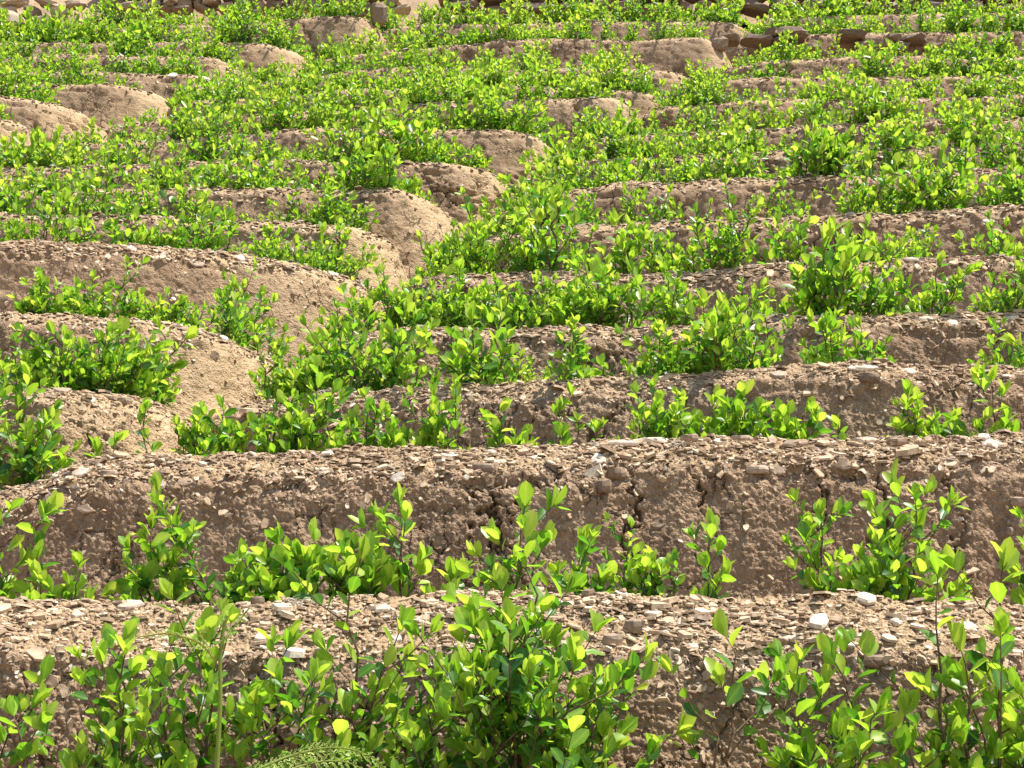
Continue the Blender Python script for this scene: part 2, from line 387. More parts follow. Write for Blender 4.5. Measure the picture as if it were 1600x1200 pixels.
    pale = np.clip(np.broadcast_to(nose[:, None] * .85, (n, m)).ravel() + strip * .60 + fbm(P * 3, 2, 99) * .15, 0, 1)
    r.G = P2.reshape(n, m, 3); r.N = Nn; r.C = C; r.F = Fd; r.prof = prof; r.nose = nose
    r.u, r.v = project(r.G); r.cu = project(C)[0]; r.cell = cell; r.sd = sd; r.sw = sw
    ii = np.arange(n * m).reshape(n, m)
    q = np.stack([ii[:-1, :-1].ravel(), ii[:-1, 1:].ravel(), ii[1:, 1:].ravel(), ii[1:, :-1].ravel()], -1)
    me = build_mesh("terrace", P2, [q], True, {"pale": pale})
    o = add_obj("earth_terrace", me, M_SOIL)
    o["kind"] = "structure"
    R[name] = r
for k_, nm in enumerate(ROWS): make_row(nm, k_)

# underlying hillside: one sheet below all terraces, running on beyond them
def make_hill():
    ys = np.concatenate([[-40, -15, -5], np.linspace(0, 30, 110), [40, 60, 90]])
    xs = np.concatenate([[-70, -40, -22], np.linspace(-12, 12, 90), [22, 40, 70]])
    zt_y = [DT[i] for i in range(len(DT))][::-1]; zt_z = [1.6 + float(slope_of(VT[i])) * DT[i] for i in range(len(DT))][::-1]
    X, Y = np.meshgrid(xs, ys, indexing='ij')
    Z = np.interp(Y, [-5, 1.2] + zt_y + [90], [0, 0] + [z - .62 for z in zt_z] + [zt_z[-1] + 30])
    P = np.stack([X, Y, Z], -1).reshape(-1, 3)
    P[:, 2] += fbm(P * 1.3, 3, 3) * .05
    n, m = X.shape; ii = np.arange(n * m).reshape(n, m)
    q = np.stack([ii[:-1, :-1].ravel(), ii[1:, :-1].ravel(), ii[1:, 1:].ravel(), ii[:-1, 1:].ravel()], -1)
    o = add_obj("hillside", build_mesh("hillside", P, [q], True, {"pale": np.full(len(P), .1)}), M_SOIL); o["kind"] = "structure"
make_hill()

# ------------------------------------------------------------------ rock chips (uncountable)
def frames(nor, rng):
    t = rng.normal(size=nor.shape); t = norm(t - nor * (t * nor).sum(-1, keepdims=True))
    return t, np.cross(nor, t)

def chips():
    rng = np.random.default_rng(5)
    VV, TT, SS, SZ = [], [], [], []
    for r in R.values():
        n, m = r.G.shape[:2]
        if r.name == "F0": continue
        seg = np.linalg.norm(np.diff(r.C, axis=0), axis=1); length = seg.sum()
        Dn = r.D
        dens = 15500 if Dn < 3.8 else 14000 if Dn < 5 else 6500 if Dn < 7 else 2600 if Dn < 10 else 1500
        lo = .0040 if Dn < 5 else .008 if Dn < 7 else .011
        zone = r.prof[:, 2]; js = np.where(zone == 1)[0]
        j0, j1 = js[0] - 1, js[-1]
        stripw = math.hypot(r.sd, r.sw)
        N_ = int(length * stripw * dens * 1.25)
        cum = np.concatenate([[0], np.cumsum(seg)]) / length
        fi = np.interp(rng.random(N_), cum, np.arange(n))
        fj = j0 + (j1 - j0) * rng.random(N_) ** .9
        k = rng.random(N_) < .22                      # some roll down onto the cut face
        fj[k] = j1 + rng.exponential(.035 if Dn < 5 else .03, k.sum()) / r.cell
        s = lo + rng.exponential(.0040, N_) + (rng.random(N_) < .035) * rng.random(N_) * .011
        k3 = rng.random(N_) < .03 + .25 * r.nose[np.clip(fi.astype(int), 0, n - 1)]                    # a few grains stuck in the lower face
        fj[k3] = j1 + rng.random(k3.sum()) * .30 / r.cell
        cpos = r.C[np.clip(fi.astype(int), 0, n - 1)]; keep = rng.random(N_) < np.clip(.85 + 1.5 * fbm(cpos * 7 + (fj * r.cell)[:, None] * 9, 2, 13), .25, 1)
        fi = fi[keep]; fj = fj[keep]; s = s[keep]; N_ = len(fi)
        i0 = np.clip(fi.astype(int), 0, n - 2); jj = np.clip(fj.astype(int), 0, m - 2)
        a = (fi - i0)[:, None]; b = (fj - jj)[:, None]
        p = (r.G[i0, jj] * (1 - a) + r.G[i0 + 1, jj] * a) * (1 - b) + (r.G[i0, jj + 1] * (1 - a) + r.G[i0 + 1, jj + 1] * a) * b
        nn = r.N[i0, jj]
        k4 = (fj > j1)
        s = np.where(k4, s * .8, s)
        up = np.array((0, 0, 1.0))
        nrm = norm(nn * .40 + up * np.where(k4, .1, 1.0)[:, None] + rng.normal(size=(N_, 3)) * .24)
        p = p + nn * (s * .12)[:, None]
        VV.append(p); TT.append(nrm); SS.append(s); SZ.append(np.clip(rng.normal(.48, .2, N_) + (rng.random(N_) < .05) * .35, 0, 1))
    p = np.concatenate(VV); nrm = np.concatenate(TT); s = np.concatenate(SS); tint = np.concatenate(SZ)
    N_ = len(p); K = 6
    t1, t2 = frames(nrm, rng)
    ang = (np.arange(K) / K * 2 * math.pi)[None] + rng.uniform(-.35, .35, (N_, K))
    rad = s[:, None] * rng.uniform(.65, 1.15, (N_, K)); asp = rng.uniform(.45, .95, N_)[:, None]
    x = np.cos(ang) * rad; y = np.sin(ang) * rad * asp
    th = (s * rng.uniform(.08, .20, N_))[:, None]
    top = p[:, None] + t1[:, None] * x[..., None] * .92 + t2[:, None] * y[..., None] * .92 + nrm[:, None] * (th * rng.uniform(.6, 1.3, (N_, K)))[..., None]
    bot = p[:, None] + t1[:, None] * x[..., None] + t2[:, None] * y[..., None] - nrm[:, None] * th[..., None]
    V = np.concatenate([top, bot], 1).reshape(-1, 3)
    base = (np.arange(N_) * 2 * K)[:, None]
    f1 = base + np.arange(K)[None]
    sides = np.concatenate([np.stack([base[:, 0] + k, base[:, 0] + K + k, base[:, 0] + K + (k + 1) % K, base[:, 0] + (k + 1) % K], -1) for k in range(K)])
    me = build_mesh("rock_chips", V, [f1, sides], False, {"tint": np.repeat(tint, 2 * K)})
    tag(add_obj("rock_chips", me, M_CHIP), "tan shale chips littering the crests of the earth terraces", "gravel", None, "stuff")
    print("chips", N_)
chips()

# ------------------------------------------------------------------ larger single stones
def slab_mesh(w, h, t, tint, rng, K=8, rough=.15):
    """irregular flat slab, w x h, thickness t, bevelled top and bottom"""
    ang = np.arange(K) / K * 2 * math.pi + rng.uniform(-.22, .22, K)
    rr = rng.uniform(1 - rough * 1.6, 1 + rough, K)
    x = np.cos(ang) * rr * w / 2; y = np.sin(ang) * rr * h / 2
    rings = []
    for sc, z in ((.0, .5), (.55, .52), (.86, .45), (1.0, .1), (.97, -.3), (.7, -.5), (0, -.5)):
        zz = z * t + rng.normal(0, .05, K) * t
        rings.append(np.stack([x * sc, y * sc, zz if sc else np.full(K, z * t)], -1))
    V = np.concatenate(rings); q = []
    for k in range(len(rings) - 1):
        for j in range(K):
            q.append((k * K + j, (k + 1) * K + j, (k + 1) * K + (j + 1) % K, k * K + (j + 1) % K))
    return build_mesh("stone", V, [np.array(q)], False, {"tint": np.clip(np.full(len(V), tint) + rng.normal(0, .04, len(V)), 0, 1)})

def boulder_mesh(w, d, h, tint, rng, seed, nlat=9, nlon=14, noise=.18, e=.7):
    th = np.linspace(-math.pi / 2, math.pi / 2, nlat); ph = np.linspace(0, 2 * math.pi, nlon, endpoint=False)
    A, B = np.meshgrid(th, ph, indexing='ij')
    f = lambda c: np.sign(c) * np.abs(c) ** e
    P = np.stack([f(np.cos(A)) * f(np.cos(B)), f(np.cos(A)) * f(np.sin(B)), f(np.sin(A))], -1).reshape(-1, 3)
    P = P * (1 + noise * fbm(P * 1.6 + seed * 3.3, 3, seed))[:, None]
    P = P * np.array((w / 2, d / 2, h / 2)); ii = np.arange(nlat * nlon).reshape(nlat, nlon); q = []
    for a in range(nlat - 1):
        for b in range(nlon): q.append((ii[a, b], ii[a, (b + 1) % nlon], ii[a + 1, (b + 1) % nlon], ii[a + 1, b]))
    return P, np.array(q), np.full(len(P), tint)

def rot_from(nrm, yaw):
    nrm = norm(np.array(nrm, float)); t = np.array((math.cos(yaw), math.sin(yaw), 0)); t = norm(t - nrm * t.dot(nrm)); b = np.cross(nrm, t)
    from mathutils import Matrix
    return Matrix(((t[0], b[0], nrm[0]), (t[1], b[1], nrm[1]), (t[2], b[2], nrm[2]))).to_euler()

def surf_at(rowname, u, v):
    r = R[rowname]; j0 = int(np.where(r.prof[:, 2] >= 1)[0][0]) - 2
    d = (r.u[:, j0:] - u) ** 2 + (r.v[:, j0:] - v) ** 2
    k = np.unravel_index(np.argmin(d), d.shape)
    return r.G[k[0], k[1] + j0], r.N[k[0], k[1] + j0]

# row, u, v, width px, height px seen, tint, kind, tilt toward face (0 = lying flat, 1 = on the cut face), roll, label
STONES = [
 ("F1",1281,972,42,26,.97,"s",.35,.1,"largest bright white flat stone lying mid-way on the nearest earth ridge"),
 ("F1",1355,936,48,20,.88,"s",.1,.0,"cream slab at the very back edge of the nearest ridge, right half"),
 ("F1",1062,957,26,18,.85,"s",.2,.3,"pale oval stone behind the small white one on the nearest ridge"),
 ("F1",1065,973,22,20,.98,"s",.5,.2,"small pointed white stone near the centre of the nearest ridge"),
 ("F1",620,998,22,17,.99,"s",.5,.2,"round white pebble on the lower edge of the nearest ridge"),
 ("F1",656,971,32,18,.93,"s",.3,-.1,"chalky white flat stone just above the round white pebble"),
 ("F1",1082,1009,30,18,.84,"s",.6,.0,"light rectangular stone jutting from the top of the front bank"),
 ("F1",958,1003,32,20,.52,"b",.6,.0,"pinkish rounded stone set in the lip of the front bank"),
 ("F1",968,1031,24,25,.60,"s",.95,.4,"tan oval slab stuck upright in the front bank under the pinkish stone"),
 ("F1",990,980,34,22,.40,"b",.3,.0,"brown wedge-shaped rock on the nearest ridge left of the white pointed stone"),
 ("F1",1366,1034,36,20,.34,"b",.6,.0,"smooth grey-brown stone overhanging the front bank at right"),
 ("F1",397,930,27,17,.22,"b",.1,.0,"dark rounded stone at the back edge of the nearest ridge, left half"),
 ("F1",408,996,34,18,.90,"s",.4,.2,"cream flat stone beside the fern tip on the nearest ridge"),
 ("F1",203,948,46,18,.72,"s",.2,.1,"long buff slab behind the leaves at left of the nearest ridge"),
 ("F1",920,930,26,14,.30,"b",.1,.2,"small grey-brown lump at the back of the nearest ridge, mid frame"),
 ("F1",1515,980,26,18,.95,"s",.4,.1,"white stone half hidden by the tall shrub at right"),
 ("F1",1230,996,34,16,.74,"s",.4,-.1,"buff flat stone under the largest white stone"),
 ("F1",1400,972,22,13,.92,"s",.3,.3,"small white chip right of the largest white stone"),
 ("F1",1450,1013,18,12,.93,"s",.5,.3,"small cream stone near the right end of the front bank lip"),
 ("F1",600,950,26,16,.78,"s",.2,.1,"buff chip stone near the tall central-left shrub"),
 ("F1",730,985,34,20,.50,"b",.4,.0,"brown block-like rock on the nearest ridge left of the tall middle shrub"),
 ("F1",820,1160,20,18,.55,"b",.9,.0,"tan pebble stuck low in the front bank"),
 ("F1",320,1010,30,18,.62,"s",.4,.1,"tan flat stone behind the curled fern"),
 ("F1",120,960,26,14,.70,"s",.2,.1,"buff chip stone at the left of the nearest ridge"),
 ("F2",934,720,26,24,.98,"s",.75,.3,"white triangular stone leaning on the lip of the second ridge"),
 ("F2",622,746,24,26,.96,"s",.95,.1,"white squarish stone embedded in the second bank left of centre"),
 ("F2",508,743,34,28,.38,"s",.9,.2,"brown angular slab embedded in the second bank left of the white squarish stone"),
 ("F2",1552,697,44,22,.97,"s",.6,-.5,"large white slab tilted on the second ridge at far right"),
 ("F2",1540,684,30,12,.93,"s",.1,-.1,"smaller white slab just behind the large tilted one at far right"),
 ("F2",1184,736,42,14,.62,"b",.4,.0,"tan lens-shaped stone jutting from the second bank"),
 ("F2",1217,735,30,24,.50,"s",.85,-.9,"slanting tan slab beside the lens-shaped stone in the second bank"),
 ("F2",962,742,26,20,.36,"b",.9,.0,"grey stone in the second bank below the white triangular one"),
 ("F2",945,762,30,22,.30,"b",.95,.0,"grey-brown stone lowest of the pair under the white triangle"),
 ("F2",1242,693,44,12,.36,"s",.1,.1,"dark brown slab at the back edge of the second ridge, right half"),
 ("F2",1400,692,30,14,.28,"b",.1,.0,"grey block at the back edge of the second ridge"),
 ("F2",1352,688,44,11,.66,"s",.1,.1,"buff slab left of the grey block on the second ridge"),
 ("F2",1290,705,44,12,.56,"s",.35,.1,"tan slab below the buff one on the second ridge"),
 ("F2",1318,727,24,30,.30,"s",.95,.7,"dark upright slab hanging in the second bank"),
 ("F2",1155,688,36,13,.44,"b",.0,.0,"brown knobbly stone atop the second ridge crest, right of centre"),
 ("F2",1082,686,30,15,.40,"b",.0,.0,"brown stone atop the second ridge crest behind the white triangle"),
 ("F2",1025,688,44,11,.80,"s",.05,.0,"pale slab on the crest of the second ridge near the middle"),
 ("F2",975,692,52,11,.74,"s",.05,.0,"longest pale slab on the second ridge crest"),
 ("F2",835,716,20,10,.88,"s",.3,.0,"cream chip on the second ridge left of the white triangle"),
 ("F2",700,712,30,12,.86,"s",.2,.0,"cream slab on the second ridge above the white squarish stone"),
 ("F2",90,742,20,12,.97,"s",.4,.3,"small white stone at the left bend of the second ridge"),
 ("F2",80,778,24,30,.62,"s",.95,.5,"tan upright slab in the second bank at far left"),
 ("F2",135,797,34,20,.50,"s",.95,-.5,"brown slab lying flush in the second bank at left"),
 ("F2",127,738,34,18,.78,"s",.5,.2,"buff slab beside the small white stone at the left bend"),
 ("F2",253,757,18,16,.68,"s",.7,.2,"round tan stone under the second ridge at left"),
 ("F2",290,755,28,18,.60,"s",.8,.2,"tan stone right of the round tan one under the second ridge"),
 ("F2",172,742,30,14,.52,"b",.3,.0,"brown stone on the second ridge left of the leaning shrub"),
 ("F2",1028,820,24,18,.40,"s",.95,.4,"grey slab lodged in the second bank above the fine-leaved shrub"),
 ("F2",1590,785,22,16,.48,"b",.9,.0,"tan stone in the second bank at far right"),
 ("F2",1578,830,18,14,.40,"b",.9,.0,"small brown stone below it in the bank at far right"),
 ("F2",755,735,34,20,.34,"b",.7,.0,"dark brown rock under the second ridge lip near the middle"),
 ("L3",141,626,20,12,1.0,"s",.5,-.3,"bright white oval stone on the left-hand mound crest"),
 ("L3",192,628,24,14,.42,"b",.4,.0,"brown stone right of the white oval stone on the left-hand mound"),
 ("L3",95,612,30,12,.55,"s",.2,.0,"tan slab left of the white oval stone on the left-hand mound"),
 ("R3",1350,575,60,12,.76,"s",.1,.1,"wide pale slab on the third ridge at right"),
 ("R3",1358,590,26,16,.30,"b",.5,.0,"dark brown rock under the wide pale slab of the third ridge"),
 ("R3",1420,582,34,13,.74,"s",.3,.1,"buff slab right of the wide pale slab on the third ridge"),
 ("R3",1568,583,48,14,.80,"s",.3,.1,"pale slab near the right edge on the third ridge"),
 ("R3",945,598,30,12,.88,"s",.3,.0,"cream slab on the third ridge near the middle"),
 ("R3",620,612,20,12,.84,"s",.4,.0,"cream stone on the third ridge left of the middle"),
 ("R3",1215,585,26,14,.62,"s",.3,.2,"tan stone on the third ridge above the wide shrub"),
 ("R4",1490,507,22,14,.92,"s",.4,.0,"white stone on the fourth right-hand ridge near the right edge"),
 ("R4",1290,500,30,12,.78,"s",.2,.0,"pale slab on the fourth right-hand ridge"),
 ("R4",1450,498,40,10,.74,"s",.1,.0,"long buff slab on the fourth right-hand ridge left of the white stone"),
 ("R5",1110,429,22,15,.66,"b",.5,.0,"grey-tan stone on the fifth right-hand ridge near the middle"),
 ("R5",1425,405,26,9,.80,"s",.1,.0,"pale flat stone on the fifth right-hand ridge"),
 ("R6",1160,347,22,10,.85,"s",.3,.0,"cream stone on the sixth right-hand ridge above the tall shrub"),
 ("R6",1546,345,24,9,.86,"s",.5,.0,"cream flat stone on the sixth right-hand ridge at far right"),
 ("R6",1330,334,18,9,.84,"s",.2,.0,"small cream stone on the sixth right-hand ridge, right half"),
 ("L5",520,430,18,16,.86,"s",.7,-.8,"white tilted chip on the bend of the fifth left-hand ridge"),
 ("L5",205,390,22,10,.85,"s",.4,.0,"cream slab on the fifth left-hand ridge at left"),
 ("L5",305,412,26,12,.56,"s",.7,.1,"tan slab fallen on the face of the fifth left-hand bank"),
 ("L5",375,403,24,11,.74,"s",.4,-.5,"buff tilted slab on the fifth left-hand ridge"),
 ("L5",255,400,14,15,.74,"s",.8,.8,"small upright buff chip on the fifth left-hand ridge"),
 ("L4",350,530,22,9,.86,"s",.3,.0,"cream slab on the fourth left-hand ridge near its bright end"),
 ("D",270,118,20,13,.93,"s",.5,-.3,"left one of two white stones on the small far mound"),
 ("D",318,117,24,11,.93,"s",.3,-.5,"right one of two white stones on the small far mound"),
 ("R10",1410,157,20,12,.60,"b",.4,.0,"tan stone on the tenth right-hand ridge"),
]
def make_stones():
    rng = np.random.default_rng(11)
    for k, (row, u, v, w, h, tint, kind, tilt, roll, label) in enumerate(STONES):
        p, n = surf_at(row, u, v); D = p[1]; s = D / F_PX
        up = np.array((0, -.35, .94)); face = norm(np.array((n[0], n[1], .25)))
        nrm = norm(up * (1 - tilt) + face * tilt)
        elev = math.atan(slope_of(v)); view = np.array((0, math.cos(elev), math.sin(elev)))
        fs = max(.32, abs(float(view @ nrm)))
        wm = w * s * 1.12; hm = min(h * s / fs * .9, wm * 1.3)
        if kind == "s":
            t = min(.18 * min(wm, hm), .010) + .003
            me = slab_mesh(wm * .88, hm * .88, t, min(tint, .86), rng, 7, .24)
            o = add_obj("flat_stone", me, M_STONE, None, p + n * t * .05)
        else:
            me = slab_mesh(wm, wm * .75, h * s * .9, tint, rng, 7, .24)
            nrm = norm(np.array((0, -.2, 1)))
            o = add_obj("rough_stone", me, M_STONE, None, p + n * h * s * .12)
        o.rotation_euler = rot_from(nrm, roll)
        tag(o, label, "stone")
make_stones()

# ------------------------------------------------------------------ shrubs
LT_HI = dict(t=[0, .22, .52, .82, 1, .22, .52, .84, .22, .52, .84], s=[0, 0, 0, 0, 0, -.29, -.5, -.34, .29, .5, .34],
  tri=[(0, 1, 5), (0, 8, 1), (3, 4, 7), (3, 10, 4)], quad=[(1, 2, 6, 5), (2, 3, 7, 6), (8, 9, 2, 1), (9, 10, 3, 2)])
LT_LO = dict(t=[0, 1, .32, .76, .32, .76], s=[0, 0, -.46, -.42, .46, .42], tri=[], quad=[(0, 1, 3, 2), (0, 4, 5, 1)])
def leaves_mesh(base, dr, nor, Ln, W, age_shade, lod):
    T = LT_HI if lod == 0 else LT_LO
    t = np.array(T["t"]); s = np.array(T["s"]); K = len(t); n = len(base)
    side = norm(np.cross(dr, nor)); nor = norm(np.cross(side, dr))
    rs = np.random.default_rng(n)
    curl = rs.uniform(-.05, .22, n)
    V = base[:, None] + dr[:, None] * (Ln[:, None] * t)[..., None] + side[:, None] * (W[:, None] * s)[..., None] \
        + nor[:, None] * ((W * .38)[:, None] * np.abs(s)[None] - (curl * Ln)[:, None] * (t ** 2)[None])[..., None]
    b = (np.arange(n) * K)[:, None, None]
    g = []
    if T["tri"]: g.append((b + np.array(T["tri"])[None]).reshape(-1, 3))
    g.append((b + np.array(T["quad"])[None]).reshape(-1, 4))
    return V.reshape(-1, 3), g, np.repeat(np.where(rs.random(n) < .02, 1.25, np.minimum(age_shade - .03, .92)), K)

def tube(path, r0, r1, K=5):
    P = np.array(path); n = len(P); T = norm(np.gradient(P, axis=0))
    a = np.where(np.abs(T[:, 2:3]) < .9, np.array([[0, 0, 1.0]]), np.array([[1.0, 0, 0]]))
    X = norm(np.cross(T, a)); Y = np.cross(T, X); rr = np.linspace(r0, r1, n)[:, None, None]
    an = np.arange(K) / K * 2 * math.pi
    V = P[:, None] + (X[:, None] * np.cos(an)[None, :, None] + Y[:, None] * np.sin(an)[None, :, None]) * rr
    ii = np.arange(n * K).reshape(n, K); q = []
    for j in range(K):
        q.append(np.stack([ii[:-1, j], ii[:-1, (j + 1) % K], ii[1:, (j + 1) % K], ii[1:, j]], -1))
    return V.reshape(-1, 3), np.concatenate(q)

def plant(seed, h, w, nst=4, leaf=.055, lod=0, lean=0.0, bare=.3, fill=1.0, youth=0.0):
    rng = np.random.default_rng(seed)
    B, Dn, Nn, Ls, Ws, Ag = [], [], [], [], [], []; tubes = []
    def along(path, t0, sp, Lf, tipn, rel):
        P = np.array(path); seg = np.linalg.norm(np.diff(P, axis=0), axis=1); c = np.concatenate([[0], np.cumsum(seg)]); tot = c[-1]
        az = rng.random() * 6.28; s_ = t0 * tot + rng.random() * sp
        def put(pos, T, ang, L_, ag):
            nonlocal az
            az += 2.4 + rng.normal(0, .35)
            x = norm(np.cross(T, (0.3, .9, .2))); y = np.cross(T, x); rad = x * math.cos(az) + y * math.sin(az)
            d = norm(T * math.cos(ang) + rad * math.sin(ang) + np.array((0, 0, .22)) + rng.normal(0, .12, 3))
            nn = T - d * d.dot(T) + rng.normal(0, .22, 3)
            if np.linalg.norm(nn) < .05: nn = -rad
            B.append(pos); Dn.append(d); Nn.append(norm(nn)); Ls.append(L_); Ws.append(L_ * rng.uniform(.44, .62)); Ag.append(ag)
        while s_ < tot * .96:
            k = min(np.searchsorted(c, s_) - 1, len(seg) - 1); k = max(k, 0); f = (s_ - c[k]) / seg[k]
            pos = P[k] * (1 - f) + P[k + 1] * f; T = norm(P[k + 1] - P[k]); q = s_ / tot
            put(pos, T, rng.uniform(.7, 1.3), Lf * rng.uniform(.55, 1.05), np.clip(.02 + .38 * rel * q + .28 * q + rng.normal(0, .20) + youth, 0, 1))  # lower leaves darker: real leaf age plus shade painted into the colour
            s_ += sp * rng.uniform(.6, 1.4)
        T = norm(P[-1] - P[-2])
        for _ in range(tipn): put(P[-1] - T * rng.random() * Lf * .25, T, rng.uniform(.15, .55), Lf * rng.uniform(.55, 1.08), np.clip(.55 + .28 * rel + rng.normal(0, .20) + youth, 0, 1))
    for k in range(nst):
        az = rng.random() * 6.28 if k else rng.random() * 6.28
        rr = w / 2 * math.sqrt(rng.uniform(.15, 1)) if k else w * .12
        hh = h * (1.0 if k == 0 else rng.uniform(.5, .95)) - leaf * .8
        tip = np.array((lean + rr * math.cos(az) * 1.05, rr * .6 * math.sin(az), max(hh, leaf * .6)))
        b0 = np.array((rng.normal(0, .012), rng.normal(0, .012), -.02))
        ctrl = np.array((tip[0] * .30 + rng.normal(0, .01), tip[1] * .3, tip[2] * .55))
        tt = np.linspace(0, 1, 9)[:, None]
        path = (1 - tt) ** 2 * b0 + 2 * (1 - tt) * tt * ctrl + tt ** 2 * tip
        path[1:-1] += rng.normal(0, .006, (7, 3)) * (h / .3)
        tubes.append(tube(path, .0034 * (h / .3) ** .5, .0011, 5 if lod == 0 else 3))
        along(path, bare + .1, leaf * .34 / fill, leaf, 5, 1.0)
        for j in range(int(rng.integers(3, 6) * fill * (h / .3) ** .4 + .5)):
            q = rng.uniform(bare * .6, .92); i = int(q * 8); st = path[i]
            a2 = rng.random() * 6.28; ln = h * rng.uniform(.16, .40) * (1.1 - .4 * q)
            dd = norm(np.array((math.cos(a2), math.sin(a2) * .8, rng.uniform(.45, 1.1))))
            e = st + dd * ln + np.array((0, 0, ln * .2)); mdl = st + dd * ln * .5
            pp = np.array([st, mdl, e]); tubes.append(tube(pp, .0018, .0008, 4 if lod == 0 else 3))
            along(pp, .25, leaf * .33 / fill, leaf * rng.uniform(.7, 1.0), 4, .35 + .6 * q)
    V, g, ag = leaves_mesh(np.array(B), np.array(Dn), np.array(Nn), np.array(Ls), np.array(Ws), np.array(Ag), lod)
    sv, sq, off = [], [], 0
    for tv, tq in tubes: sv.append(tv); sq.append(tq + off); off += len(tv)
    return dict(V=V, g=g, age_shade=ag, SV=np.concatenate(sv), SQ=np.concatenate(sq))

def plant_meshes(pl):
    return build_mesh("foliage", pl["V"], pl["g"], True, {"age_shade": pl["age_shade"], "rib": np.tile([1, 1, 1, 1, 1, 0, 0, 0, 0, 0, 0], len(pl["V"]) // 11) if len(pl["g"]) > 1 else np.tile([1, 1, 0, 0, 0, 0], len(pl["V"]) // 6)}), build_mesh("stems", pl["SV"], [pl["SQ"]], True)

ENT = []     # every shrub: row, u, base, height, width, yaw, spec
def base_at(rowname, u, back=.10):
    r = R[rowname]; i = int(np.argmin(np.abs(r.cu - u)))
    c = r.C[i]; f = r.F[i]
    return np.array((c[0] - f[0] * back, c[1] - f[1] * back, c[2] - .075))

